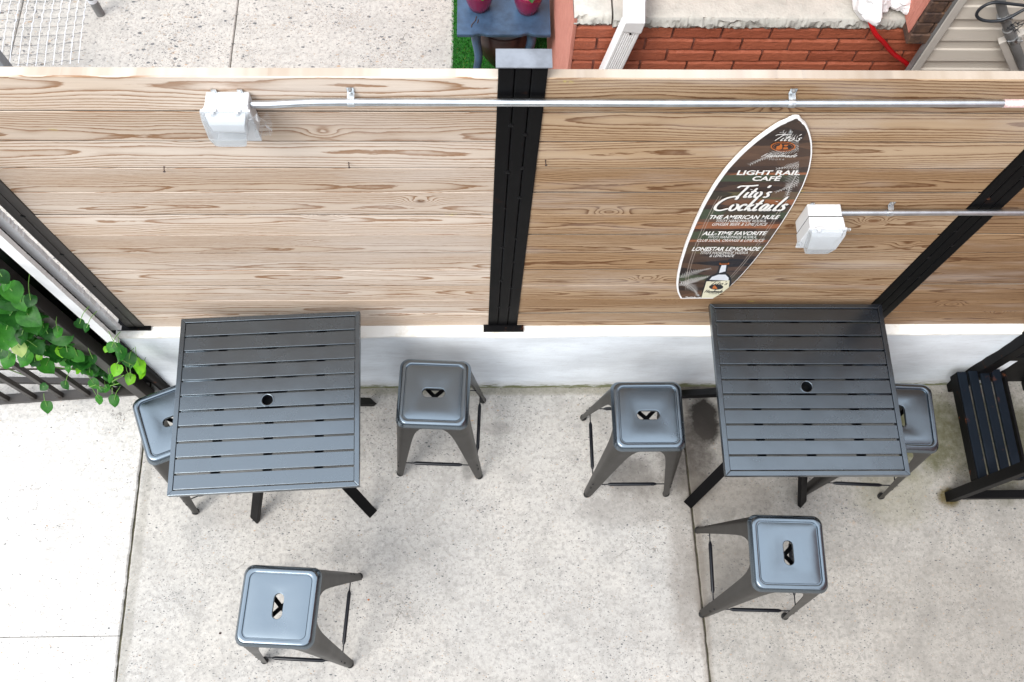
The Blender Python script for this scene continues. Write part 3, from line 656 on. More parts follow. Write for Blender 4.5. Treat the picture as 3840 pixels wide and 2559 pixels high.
# bottle picture
def bottle():
    bt = None
    def pic(name, pts, mat, base, parent):
        bm = bmesh.new(); flat(bm, [P2(*p) for p in pts][::-1], ly(base)); return obj(name, bm, mat, parent)
    bt = pic('bottle_picture', [(408, 1225), (482, 1222), (458, 1290), (478, 1300), (500, 1330), (500, 1400), (470, 1480), (262, 1480), (300, 1340), (330, 1312), (372, 1298), (390, 1285)], 'inkdark', .0013, SB)
    pic('highlight', [(425, 1228), (462, 1226), (455, 1275), (405, 1288), (412, 1262)], 'inkblue', .0015, bt)
    pic('highlight', [(330, 1340), (350, 1318), (400, 1300), (455, 1300), (480, 1325), (478, 1345)], 'inkblue', .0015, bt)
    lb = pic('paper_label', [(308, 1352), (487, 1344), (470, 1480), (268, 1480)], 'inkcream', .0017, bt)
    pic('oval', [(383+55*math.cos(a*math.pi/12), 1395-21*math.sin(a*math.pi/12)) for a in range(24)][::-1], 'inkdark', .0019, bt)
    pic('flame_mark', [(352, 1408), (358, 1392), (372, 1380), (380, 1390), (388, 1398), (392, 1410)], 'inkorange', .0021, bt)
    pic('foil', [(408, 1222), (412, 1205), (418, 1216), (474, 1214), (480, 1205), (484, 1220)], 'inkorange', .0016, bt)
    for nm, a in (('lettering', ("Tito's", 330, 465, 1378, 1352)), ('lettering', ('Handmade', 290, 425, 1438, 1416))):
        script(nm, *a, wd=.13, mat='inkdark', parent=bt, base=.0019)
    text('lettering', 'VODKA', 322, 405, 1450, 1442, 'inkdark', parent=bt, base=.0019)
bottle()
# emblem: orange ring with a still and a small figure
def emblem():
    cx, cy = 900, 308
    def el(rx, ry, n=40, sc=0): return [P2(cx+(rx+(sc if i % 2 else 0))*math.cos(2*math.pi*i/n), cy-(ry+(sc*.4 if i % 2 else 0))*math.sin(2*math.pi*i/n)) for i in range(n)]
    bm = bmesh.new(); flat(bm, el(92, 36, 48, 8), ly(.0012)); e = obj('emblem', bm, 'inkorange', SB)
    bm = bmesh.new(); flat(bm, el(86, 33), ly(.0014)); obj('oval', bm, 'inkdark', e)
    bm = bmesh.new(); flat(bm, el(74, 27), ly(.0016)); obj('ring', bm, 'inkorange', e)
    bm = bmesh.new(); flat(bm, el(71, 25), ly(.0018)); obj('oval', bm, 'inkdark', e)
    for pts in ([(845, 330), (850, 305), (872, 298), (884, 282), (895, 296), (893, 322), (880, 328)], [(905, 298), (910, 292), (938, 291), (940, 298), (928, 304), (912, 304)], [(900, 320), (906, 312), (935, 312), (940, 324), (903, 328)]):
        bm = bmesh.new(); flat(bm, [P2(*p) for p in pts][::-1], ly(.0020)); obj('motif', bm, 'inkorange', e)
emblem()
script('lettering', "Tito's", 822, 1035, 262, 212, wd=.10, slant=.25)
script('lettering', 'Handmade', 730, 1000, 388, 358, wd=.10, slant=.25)
text('lettering', 'V O D K A', 785, 908, 411, 399, bold=0, mat='inkgrey')
text('lettering', 'LIGHT RAIL', 540, 1028, 525, 490, bold=.03); text('lettering', 'CAF\u00c9', 655, 872, 570, 527, bold=.03)
for sh, mt, bs in (((.004, -.004), 'inkdark', .0011), ((0, 0), 'ink', .0013)):
    script('lettering', "Tito's", 512, 788, 698, 606, wd=.125, mat=mt, base=bs, shift=sh); script('lettering', 'Cocktails', 368, 908, 800, 692, wd=.112, mat=mt, base=bs, shift=sh)
text('lettering', 'THE AMERICAN MULE', 325, 862, 865, 835, shear=.12, bold=.03)
text('lettering', "TITO'S HANDMADE VODKA,", 376, 767, 891, 870, shear=.15); text('lettering', 'GINGER BEER & LIME JUICE', 348, 770, 917, 896, shear=.15)
text('lettering', 'ALL-TIME FAVORITE', 272, 765, 990, 961, shear=.12, bold=.03)
text('lettering', "TITO'S HANDMADE VODKA,", 313, 692, 1015, 995, shear=.15); text('lettering', 'CLUB SODA, ORANGE & LIME SLICE', 233, 747, 1041, 1020, shear=.15)
text('lettering', 'LONESTAR LEMONADE', 192, 714, 1111, 1082, shear=.12, bold=.03)
text('lettering', "TITO'S HANDMADE VODKA", 255, 622, 1137, 1116, shear=.15); text('lettering', '& LEMONADE', 328, 519, 1160, 1140, shear=.15)
text('lettering', 'TitosVodka.com', 140, 262, 1480, 1466, shear=.2, bold=.03)
for p in ((960, 196), (245, 1462)):
    q = P2(*p); bm = bmesh.new(); tube(bm, [Vector((q[0], YB+.002, q[1]))-SO, Vector((q[0], YB-.003, q[1]))-SO, Vector((q[0], YB-.004, q[1]))-SO], [.0065, .0062, .003], 12); obj('screw', bm, 'zinc', SB, smooth=40)

# ------------------------------------------------------------------ bar stools
def rr_ring(hx, hy, r, z, m=9, bulge=0.):
    pts = []
    for k, (sx, sy) in enumerate(((1, 1), (-1, 1), (-1, -1), (1, -1))):
        for i in range(m):
            a = R(90*k + 90*i/(m-1)); pts.append((sx*(hx-r) + r*math.cos(a), sy*(hy-r) + r*math.sin(a), z))
    return pts
def make_stool():
    t = thing('bar_stool', 'x', 'stool', (0, 0, 0)); Z = .757
    h = .1565
    bm = bmesh.new()
    rings = [rr_ring(.0485, .0195, .0195, Z-.020), rr_ring(.0485, .0195, .0195, Z-.009), rr_ring(.0495, .0205, .0205, Z-.0064), rr_ring(.0515, .0225, .0225, Z-.0060), rr_ring(.0535, .0245, .0245, Z-.0060), rr_ring(.065, .048, .03, Z-.0046), rr_ring(.085, .080, .026, Z-.0036), rr_ring(.104, .103, .022, Z-.0038), rr_ring(.118, .118, .021, Z-.0050), rr_ring(.1210, .1210, .022, Z-.0054), rr_ring(.1222, .1222, .023, Z-.0095), rr_ring(.1258, .1258, .025, Z-.0095),
             rr_ring(.1270, .1270, .027, Z-.0012), rr_ring(.131, .131, .030, Z), rr_ring(.1405, .1405, .034, Z-.0003), rr_ring(.1435, .1435, .035, Z-.0022), rr_ring(.1475, .1475, .037, Z-.0075), rr_ring(.1515, .1515, .038, Z-.0145), rr_ring(.1548, .1548, .039, Z-.0225), rr_ring(h, h, .039, Z-.0285), rr_ring(h-.001, h-.001, .038, Z-.031), rr_ring(h-.003, h-.003, .037, Z-.0315)]
    loft(bm, rings)
    seat = obj('seat', bm, 'seat', t, smooth=38)
    bm = bmesh.new(); loft(bm, [rr_ring(h-.003, h-.003, .037, Z-.0310), rr_ring(h-.0035, h-.0035, .036, Z-.045), rr_ring(h-.006, h-.006, .035, Z-.045), rr_ring(h-.0055, h-.0055, .036, Z-.0312)])
    obj('apron', bm, 'leg', t, smooth=50)
    # legs: folded sheet with rounded outer corner, wide at the top and narrow at the foot
    ht, hb = h-.004, .213
    for sx, sy in ((1, 1), (-1, 1), (-1, -1), (1, -1)):
        bm = bmesh.new(); rings = []
        for f in [0, .03, .07, .12, .2, .3, .42, .55, .68, .8, .9, .96, 1.]:
            z = (Z-.034)*(1-f) + .016*f; c = ht + (hb-ht)*f
            w = .030 + .052*(1-f)**1.05 + .032*math.exp(-f*18)
            r = min(w*.62, .021*(1-f)+.016); pr = []
            pr.append((c-w, c)); pr.append((c-w*.85-.0, c))
            for i in range(7):
                a = R(90 - 15*i); pr.append((c-r+r*math.cos(a), c-r+r*math.sin(a)))
            pr.append((c, c-w*.85)); pr.append((c, c-w))
            rings.append([(sx*x, sy*y, z) for x, y in pr])
        loft(bm, rings, False)
        bmesh.ops.recalc_face_normals(bm, faces=bm.faces)
        bmesh.ops.solidify(bm, geom=bm.faces[:], thickness=.0022)
        leg = obj('leg', bm, 'leg', t, smooth=45)
        bm = bmesh.new(); c = hb-.014; tube(bm, [(sx*c, sy*c, 0), (sx*c, sy*c, .014), (sx*(c-.001), sy*(c-.001), .022), (sx*(c-.004), sy*(c-.004), .03)], [.0155, .0175, .0165, .010], 14); obj('rubber_foot', bm, 'rubber', leg, smooth=50)
        # slotted hole near the foot, a raised dark oval rim
        f = .80; z = (Z-.034)*(1-f)+.016*f; c = ht+(hb-ht)*f
        bm = bmesh.new(); u = Vector((sx, sy, 0)).normalized(); v = Vector((-sy, sx, 0)).normalized(); ax = Vector((sx*(hb-ht), sy*(hb-ht), -(Z-.05))).normalized(); pc = Vector((sx, sy, 0))*(c-.0062) + Vector((0, 0, z))
        loft(bm, [[pc + u*o + v*rad*.55*math.cos(a) + ax*rad*1.25*math.sin(a) for a in [2*math.pi*k/16 for k in range(16)]] for o, rad in ((-.001, .009), (.0018, .009), (.0018, .006), (-.0005, .006))], True, False, True)
        obj('hole', bm, 'rubber', leg)
    # foot rests: thin rods with a thicker sleeve in the middle, each pair at its own height
    zr = .205; f = 1-(zr-.016)/(Z-.05); c = ht+(hb-ht)*f - .004
    for k in range(4):
        m = Matrix.Rotation(R(90*k), 4, 'Z'); bm = bmesh.new(); z = zr + (.012 if k % 2 else 0)
        xs = [(-c, .0028), (-.118, .0028), (-.1175, .0045), (-.104, .0086), (.104, .0086), (.1175, .0045), (.118, .0028), (c, .0028)]
        tube(bm, [m @ Vector((x, -(c-.004), z)) for x, _ in xs], [r for _, r in xs], 12); obj('foot_rest', bm, 'rod', t, smooth=50)
    bm = bmesh.new()
    for k, a in enumerate((45, -45)):
        m = Matrix.Rotation(R(a), 4, 'Z'); zz = .684+.0065*k; q = .188
        bar(bm, m @ Vector((-q, 0, zz-.02)), m @ Vector((0, 0, zz)), .017, .005); bar(bm, m @ Vector((0, 0, zz)), m @ Vector((q, 0, zz-.02)), .017, .005)
    obj('cross_brace', bm, 'post', t)
    return t
STOOLS = [(-.236, 1.148, -.046, 'black metal stool in front of the white wall right of the left table'),
          (.690, 1.042, .0, 'black metal stool standing against the left side of the right table'),
          (1.226, .454, -.036+math.pi/2, 'black metal stool in front of the right table over the floor joint'),
          (-.834, .269, -.059+math.pi/2, 'black metal stool alone in front of the left table near the photo bottom'),
          (-1.332, 1.035, R(22), 'black metal stool turned askew, half under the left side of the left table'),
          (1.790, 1.030, R(-3)+math.pi/2, 'black metal stool half under the right side of the right table')]
proto = make_stool()
for i, (x, y, a, lb) in enumerate(STOOLS):
    o = proto if i == 0 else copy_tree(proto)
    o.location = (x, y, .0012); o.rotation_euler = (0, 0, a); tag(o, lb, 'stool', 'black metal bar stools on the patio')

# ------------------------------------------------------------------ slatted bar tables
def make_table():
    t = thing('bar_table', 'x', 'table'); s = .7278/2; Z = 1.026; fr = .019; th = .030
    def frame_bm():
        bm = bmesh.new()
        for k in range(4):
            m = Matrix.Rotation(R(90*k), 4, 'Z')
            a = [(-s, -s), (s, -s), (s-fr, -s+fr), (-s+fr, -s+fr)]; g = .0002
            lo = [m @ Vector((x+(g if i in (0, 3) else -g), y, Z-th)) for i, (x, y) in enumerate(a)]; hi = [m @ Vector((x+(g if i in (0, 3) else -g), y, Z)) for i, (x, y) in enumerate(a)]
            loft(bm, [lo, hi], True, True, True)
        return bm
    top = obj('table_top', frame_bm(), 'black', t, bevel=.0018)
    bm = bmesh.new(); n = 11; L = 2*(s-fr); pit = L/n; gap = .0078
    xs = [-(s-fr)+.0015, -.033, -.028, 0, .028, .033, (s-fr)-.0015]
    for k in range(n):
        y0 = -(s-fr) + pit*k + gap/2; y1 = y0 + pit - gap
        sl = bmesh.new(); box(sl, -(s-fr)+.0015, (s-fr)-.0015, y0, y1, Z-.037, Z-.0025)
        if k == 5:
            sl.free(); sl = bmesh.new(); rad = .0245; q = 40; yc = (y0+y1)/2; out, inn = [], []
            for i in range(q):
                a = 2*math.pi*i/q; c, sn = math.cos(a), math.sin(a); hx, hy = (s-fr)-.0015, (y1-y0)/2
                k2 = min(hx/abs(c) if abs(c) > 1e-6 else 1e9, hy/abs(sn) if abs(sn) > 1e-6 else 1e9)
                out.append((c*k2, yc+sn*k2)); inn.append((rad*c, yc+rad*sn))
            # exact corners
            for sx in (1, -1):
                for sy in (1, -1):
                    j = min(range(q), key=lambda i: abs(math.atan2(out[i][1]-yc, out[i][0]) - math.atan2(sy*hy, sx*hx)) if out[i] not in [(sx*hx, yc+sy*hy)] else 9)
                    out[j] = (sx*hx, yc+sy*hy)
            loft(sl, [[(x, y, Z-.037) for x, y in inn], [(x, y, Z-.0025) for x, y in inn], [(x, y, Z-.0025) for x, y in out], [(x, y, Z-.037) for x, y in out]])
        me = bpy.data.meshes.new('q'); sl.to_mesh(me); sl.free(); bm.from_mesh(me); bpy.data.meshes.remove(me)
    obj('slats', bm, 'black', top, bevel=.0016)
    bm = bmesh.new(); lathe(bm, [(.0215, -.03), (.0215, .0005), (.0235, .0016), (.0275, .0006), (.0278, -.002)], (0, 0, Z-.0015), 36); obj('umbrella_ring', bm, 'black', top, smooth=50)
    bm = bmesh.new()
    for x in (-.20, 0., .20): box(bm, x-.016, x+.016, -(s-fr), s-fr, Z-.055, Z-.0375) if x else [box(bm, -.016, .016, -(s-fr), -.03, Z-.055, Z-.0375), box(bm, -.016, .016, .03, s-fr, Z-.055, Z-.0375)]
    obj('cross_support', bm, 'post', t)
    f = .287
    for sx, sy in ((1, 1), (-1, 1), (-1, -1), (1, -1)):
        bm = bmesh.new(); bar(bm, (sx*f, sy*f, .0), (sx*.022, sy*.022, .93), .05, .022, upv=(sx, sy, 0))
        for v in bm.verts:
            if v.co.z < .05: v.co.z = 0.0
        obj('leg', bm, 'post', t, bevel=.002)
    bm = bmesh.new(); box(bm, -.05, .05, -.05, .05, .90, .99); obj('hub', bm, 'post', t, bevel=.004)
    return t
tp = make_table(); tp.location = (-.876, 1.036, .0012); tp.rotation_euler = (0, 0, .043)
tag(tp, 'square black slatted bar table on the left with a stool tucked under its left side', 'table', 'black slatted bar tables')
t2 = copy_tree(tp); t2.location = (1.290, 1.078, .0012); t2.rotation_euler = (0, 0, -.006)
tag(t2, 'square black slatted bar table on the right below the surfboard menu', 'table', 'black slatted bar tables')

# ------------------------------------------------------------------ right: steel stand with a slatted shelf
def stand():
    t = thing('slatted_stand', 'rusty black steel stand with a low slatted shelf at the right edge', 'metal stand', (2.315, .81, 0)); o = t.location
    t.location.x += .026; T = Matrix.Translation(-o); sl = .044
    for (x, y, w, h) in ((2.335, .815, .05, 1.7), (2.46, 1.40, .06, 1.7), (2.86, .815, .05, 1.7), (2.86, 1.40, .05, 1.7)):
        obj('post', (lambda b: (box(b, x-w/2, x+w/2, y-w/2, y+w/2, 0, h, T), b)[1])(bmesh.new()), 'rusty', t, bevel=.004)
    sh = obj('shelf', (lambda b: (box(b, 2.322, 2.336, .845, 1.375, .245, .305, T), box(b, 2.57, 2.582, .90, 1.39, .245, .292, T), box(b, 2.338, 2.568, .846, .866, .25, .29, T), box(b, 2.338, 2.568, 1.355, 1.378, .25, .292, T), b)[4])(bmesh.new()), 'rusty', t)
    for k in range(4):
        x0 = 2.326 + .058*k
        bm = bmesh.new(); box(bm, x0, x0+sl, .842, 1.380+.004*k, .296, .312, T); obj('slat', bm, 'oldblue', sh, bevel=.003)
    obj('rail', (lambda b: (box(b, 2.362, 2.834, .79, .83, .06, .10, T), b)[1])(bmesh.new()), 'rusty', t, bevel=.003)
    obj('rail', (lambda b: (box(b, 2.492, 2.834, 1.385, 1.425, .45, .5, T), b)[1])(bmesh.new()), 'rusty', t, bevel=.003)
    obj('back_panel', (lambda b: (box(b, 2.492, 2.90, 1.428, 1.434, .0, .6, T), b)[1])(bmesh.new()), 'rusty', t)
stand()

# ------------------------------------------------------------------ left: railing, white trims, vine
k7 = lambda x, y: (x*640/1673, 1000 + y*640/1673)
def railing():
    t = thing('iron_railing', 'black iron railing with square balusters at the left edge', 'railing', (-1.77, 1.36, 0)); o = t.location; T = Matrix.Translation(-o)
    def sq(name, x, y, w, z0, z1, d=None): return obj(name, (lambda b: (box(b, x-w/2, x+w/2, y-(d or w)/2, y+(d or w)/2, z0, z1, T), b)[1])(bmesh.new()), 'rail', t, bevel=.002)
    sq('post', -1.752, 1.375, .055, 0, 1.55, .06)
    for k in range(9):
        x = -1.893 - .1325*k; sq('baluster', x, 1.372 - (x+1.893)*-.066, .024, .055, 1.25)
    bm = bmesh.new(); bar(bm, (-1.78-o.x, 1.382-o.y, .075), (-3.1-o.x, 1.295-o.y, .075), .05, .018); obj('bottom_rail', bm, 'rail', t, bevel=.002)
    bm = bmesh.new(); bar(bm, (-1.78-o.x, 1.382-o.y, 1.27), (-3.1-o.x, 1.295-o.y, 1.27), .04, .04); obj('top_rail', bm, 'rail', t, bevel=.002)
    bm = bmesh.new(); bar(bm, (-1.78-o.x, 1.425-o.y, .075), (-3.1-o.x, 1.455-o.y, .075), .03, .03); obj('rear_rail', bm, 'rail', t, bevel=.002)
railing()
def ragged(name, x0, x1, y, z0, z1, th, seed, label, rag=(0, .003), lean=0.):
    bm = bmesh.new(); n = 240; rings = []; rr = random.Random(seed)
    for i in range(n+1):
        z = z0 + (z1-z0)*i/n; a = x0 + rag[0]*mnoise.noise((z*60, seed, 0)) + rag[0]*.6*rr.uniform(-1, 1); b = x1 + rag[1]*mnoise.noise((z*75, seed, 5)) + rag[1]*.7*rr.uniform(-1, 1)
        rings.append([(a+lean*i/n, y, z), (b+lean*i/n, y, z), (b+lean*i/n, y+th, z), (a+lean*i/n, y+th, z)])
    loft(bm, rings, True, True, True); return tag(obj(name, bm, 'whitepaint'), label, 'trim strip')
ragged('white_trim', -1.652, -1.606, 1.375, .765, 2.4, .02, 3, 'smooth white vertical strip beside the black railing post', (.0, .0015), .01)
ragged('white_trim', -1.634, -1.594, 1.425, .80, 2.4, .02, 8, 'ragged edged white vertical strip next to the left fence post', (.0008, .0035), .01)
tag(obj('downpipe', (lambda b: (tube(b, [(-1.652, 1.404, .0), (-1.650, 1.404, .8), (-1.645, 1.404, 2.4)], .020, 14), b)[1])(bmesh.new()), 'rusty', smooth=60), 'dark rusted vertical pipe between the two white strips', 'pipe')
tag(obj('corner_board', (lambda b: (box(b, -1.83, -1.652, 1.446, 1.475, 0, 2.5), b)[1])(bmesh.new()), 'post', bevel=.004), 'black vertical board behind the railing post', 'board')

def leaf_mesh(bm, c, size, ang, tilt, roll, mi):
    """heart shaped leaf, folded along the midrib, a little wavy"""
    prof = [(0., .0), (.03, .20), (.14, .38), (.30, .47), (.48, .46), (.66, .37), (.82, .22), (.94, .08), (1., .0)]
    m = Matrix.Translation(c) @ Matrix.Rotation(ang, 4, 'Z') @ Matrix.Rotation(tilt, 4, 'Y') @ Matrix.Rotation(roll, 4, 'X')
    mid, L, Rr, L2, R2 = [], [], [], [], []
    wv = random.uniform(0, 6)
    for t, w in prof:
        dz = -.28*t*t
        back = -.09*math.sin(w*6) if t < .15 else 0
        mid.append(m @ Vector((t*size-size*.4, 0, dz*size*.6)))
        for lst, sg, q in ((L, 1, 1), (Rr, -1, 1), (L2, 1, .55), (R2, -1, .55)):
            lst.append(m @ Vector((t*size-size*.4+back*size*q, sg*w*q*size, (dz*.6 + .22*w*q + .03*math.sin(wv+t*14+sg)*q)*size)))
    V = [[bm.verts.new(p) for p in r] for r in (L, L2, mid, R2, Rr)]
    for a, b in zip(V, V[1:]):
        for i in range(len(prof)-1):
            vs = []
            for v in (a[i], a[i+1], b[i+1], b[i]):
                if all((v.co-q.co).length > 1e-6 for q in vs): vs.append(v)
            if len(vs) >= 3:
                f = bm.faces.new(vs); f.material_index = mi
def vine():
    t = thing('climbing_vine', 'bright green broad leaved vine climbing through the black railing', 'vine', (-1.9, 1.36, 0)); o = t.location
    LV = [(120, 240, 75, 1), (200, 350, 58, 1), (280, 480, 92, 1), (95, 480, 85, 0), (20, 390, 65, 1), (60, 620, 72, 1), (120, 690, 70, 1), (215, 670, 68, 0), (190, 800, 66, 3), (80, 910, 76, 1), (40, 740, 60, 1), (250, 890, 78, 1), (450, 975, 72, 1), (365, 790, 62, 0), (450, 830, 52, 0), (570, 640, 46, 1), (430, 600, 58, 0), (470, 660, 50, 0),
          (660, 840, 58, 1), (760, 880, 56, 1), (600, 830, 46, 2), (640, 930, 50, 1), (385, 885, 34, 2), (770, 1012, 40, 2), (910, 905, 36, 0), (880, 1040, 30, 1), (1042, 810, 26, 2), (1095, 790, 46, 1), (1150, 790, 42, 0), (1190, 850, 66, 0), (1265, 910, 66, 0), (1145, 1010, 55, 2), (1370, 975, 74, 2), (1395, 1040, 58, 2), (1278, 1100, 54, 2), (1090, 1092, 44, 1),
          (920, 1145, 50, 1), (990, 1205, 32, 1), (1050, 1195, 40, 1), (975, 1305, 46, 1), (1122, 1310, 58, 1), (462, 1372, 60, 1), (340, 935, 44, 0), (668, 1000, 34, 1), (430, 1180, 40, 0), (640, 1160, 44, 0), (160, 560, 50, 0), (300, 330, 46, 0), (780, 560, 40, 0), (850, 600, 34, 0), (20, 100, 50, 0), (60, 180, 40, 1), (10, 840, 60, 0)]
    mats = ['leaf_dark', 'leaf_mid', 'leaf_lime', 'leaf_pale']
    bm = bmesh.new(); st = bmesh.new(); rr = random.Random(12); random.seed(5)
    for (x, y, s, k) in LV:
        yy = 1.315 + rr.uniform(-.015, .015) if y < 1150 else 1.33
        if y > 1290: yy = 1.27
        p = at(*k7(x, y), y=yy); sz = s*2.0*.3825/1000*1.42
        leaf_mesh(bm, p-o, sz, R(rr.uniform(-150, -30)), R(rr.uniform(5, 35)), R(rr.uniform(-25, 25)), k)
        q = p + Vector((rr.uniform(-.05, .05), rr.uniform(.03, .08), rr.uniform(-.02, .06)))
        tube(st, [v-o for v in catmull([p, (p+q)/2+Vector((0, 0, .012)), q], 4)], .0014, 5)
    for i in range(230):     # inner leaves behind the balusters
        u = rr.uniform(-40, 1250); v = 330 + u*.60 + rr.uniform(-230, 270)*(1 - u/1900)
        onpost = abs(v - (20 + .87*u)) < 120
        p = at(*k7(u, v), y=1.43 if onpost else rr.uniform(1.335, 1.425))
        if p.z < .08 or p.x > -1.62: continue
        leaf_mesh(bm, p-o, rr.uniform(.06, .11), R(rr.uniform(-180, 180)), R(rr.uniform(0, 40)), R(rr.uniform(-30, 30)), rr.choice((0, 0, 0, 1)))
    obj('leaves', bm, mats, t, smooth=80, recalc=False)
    for pts in ([(-1.95, 1.43, 0), (-1.93, 1.40, .3), (-2.05, 1.35, .6), (-2.0, 1.33, .95), (-2.1, 1.34, 1.2)], [(-1.95, 1.43, 0), (-1.85, 1.38, .2), (-1.78, 1.33, .38), (-1.68, 1.32, .5)], [(-2.3, 1.45, 0), (-2.25, 1.38, .4), (-2.3, 1.34, .8), (-2.2, 1.34, 1.2)]):
        tube(st, [Vector(p)-o for p in catmull(pts, 8)], .003, 6)
    for pts in ([(880, 1180), (940, 1160), (1030, 1195)], [(1080, 1170), (1120, 1160), (1170, 1145)], [(1175, 905), (1250, 945), (1300, 965)], [(1180, 905), (1140, 960)], [(1270, 960), (1280, 1040)], [(960, 1270), (955, 1200)], [(1100, 1250), (1100, 1190)]):
        tube(st, [at(*k7(*p), y=1.305)-o for p in pts], .0022, 6)
    obj('stems', st, 'stem', t)
vine()

# ------------------------------------------------------------------ beyond the fence: blue table, pots, turf
def blue_table():
    t = thing('side_table', 'slate blue painted side table with curved legs holding two flower pots', 'table', (.095, 3.5, 0)); o = t.location
    bm = bmesh.new(); x0, x1, y0, y1 = -.16, .345, 3.225, 3.75; n = 48; f = []
    for i in range(n+1):
        x = x0 + (x1-x0)*i/n; u = i/n; notch = .010*math.exp(-((u-.25)/.055)**2) + .014*math.exp(-((u-.76)/.06)**2); f.append((x, y0+notch))
    back = [(x1, y1), (x0, y1)]
    loft(bm, [[Vector((x, y+d, z))-o for x, y in f+back] for z, d in ((.525, .004), (.545, 0), (.55, .003))], True, True, True); obj('table_top', bm, 'bluepaint', t)
    for sx, sy in ((-1, -1), (1, -1), (-1, 1), (1, 1)):
        a = Vector((.095+sx*.13, 3.49+sy*.17, .525)); P = [a, a+Vector((sx*.025, -.005 if sy < 0 else .005, -.10)), a+Vector((sx*.012, sy*.02, -.25)), a+Vector((sx*.035, sy*.04, -.40)), Vector((a.x+sx*.065, a.y+sy*.075, 0))]
        P = catmull(P, 6); bm = bmesh.new(); k = len(P)
        tube(bm, [p-o for p in P], [.030-.014*i/k for i in range(k)], 8); obj('leg', bm, 'bluepaint', t, smooth=50)
    bm = bmesh.new(); box(bm, -.03, .22, 3.33, 3.37, .45, .524, Matrix.Translation(-o)); obj('apron', bm, 'bluepaint', t)
blue_table()
def pot(label, c, plants, seed):
    t = thing('flower_pot', label, 'flower pot', c, 0, 'magenta glazed flower pots on the blue table'); rr = random.Random(seed); random.seed(seed)
    bm = bmesh.new(); lathe(bm, [(.0, .001), (.050, 0), (.056, .006), (.070, .05), (.080, .095), (.084, .125), (.086, .145), (.083, .149), (.079, .146), (.077, .12), (.0, .118)], n=36); obj('pot_body', bm, 'magenta', t, smooth=50)
    bm = bmesh.new(); lathe(bm, [(.0785, .1455), (.0775, .122), (.0765, .121), (.0, .1205)], n=36); obj('soil', bm, 'pinkrim', t, smooth=40)
    bm = bmesh.new()
    for k in range(plants):
        a = rr.uniform(0, 6.28); r = rr.uniform(.02, .10); leaf_mesh(bm, Vector((math.cos(a)*r, math.sin(a)*r, .15+rr.uniform(0, .07))), rr.uniform(.03, .055), a, R(rr.uniform(10, 70)), R(rr.uniform(-30, 30)), rr.choice((0, 1)))
    obj('foliage', bm, ['leaf_dark', 'leaf_mid'], t, smooth=80, recalc=False)
pot('magenta glazed flower pot near the left end of the blue table', (-.040, 3.418, .5502), 7, 3)
pot('magenta glazed flower pot with trailing green leaves near the pink wall', (.222, 3.402, .5502), 26, 9)
def urn():
    t = thing('brown_bowl', 'dark brown bowl standing underneath the blue side table', 'bowl', (.10, 3.50, .005))
    bm = bmesh.new(); lathe(bm, [(.0, .0), (.08, 0), (.14, .12), (.165, .25), (.16, .34), (.15, .35), (.14, .33), (.0, .30)], n=36); obj('bowl_body', bm, 'darkbowl', t, smooth=50)
    bm = bmesh.new(); lathe(bm, [(.150, .351), (.156, .358), (.164, .355), (.166, .345)], n=36); obj('rim', bm, 'darkbowl', t, smooth=50)
urn()
tag(obj('artificial_turf', B(-.205, .38, 3.0, 4.2, .0005, .006), 'turfbase'), 'bright green artificial turf mat under the blue table', 'turf mat')
def blades():
    bm = bmesh.new(); rr = random.Random(2)
    for i in range(15000):
        x, y = rr.uniform(-.215, .38), rr.uniform(3.2, 4.0); a = rr.uniform(0, 6.28); h = rr.uniform(.010, .020); w = .0022
        d = Vector((math.cos(a), math.sin(a), 0)); l = Vector((rr.uniform(-1, 1), rr.uniform(-1, 1), 0))*.008; p = Vector((x, y, .006))
        bm.faces.new([bm.verts.new(p-d*w), bm.verts.new(p+d*w), bm.verts.new(p+l+Vector((0, 0, h)))])
    o = obj('turf_blades', bm, 'turf', recalc=False); o['kind'] = 'stuff'; o['label'] = 'short bright green plastic grass blades on the turf mat'; o['category'] = 'artificial grass'
blades()
for pts, lb in (([(-.055, 3.345, .5525), (-.062, 3.315, .553), (-.080, 3.29, .5525), (-.083, 3.272, .553)], 'long bent dry twig lying on the blue table'), ([(-.045, 3.325, .5525), (-.05, 3.30, .5525)], 'short dry twig lying on the blue table')):
    bm = bmesh.new(); tube(bm, pts, .0022, 6); tag(obj('twig', bm, 'twig'), lb, 'twig', 'dry twigs on the blue table')

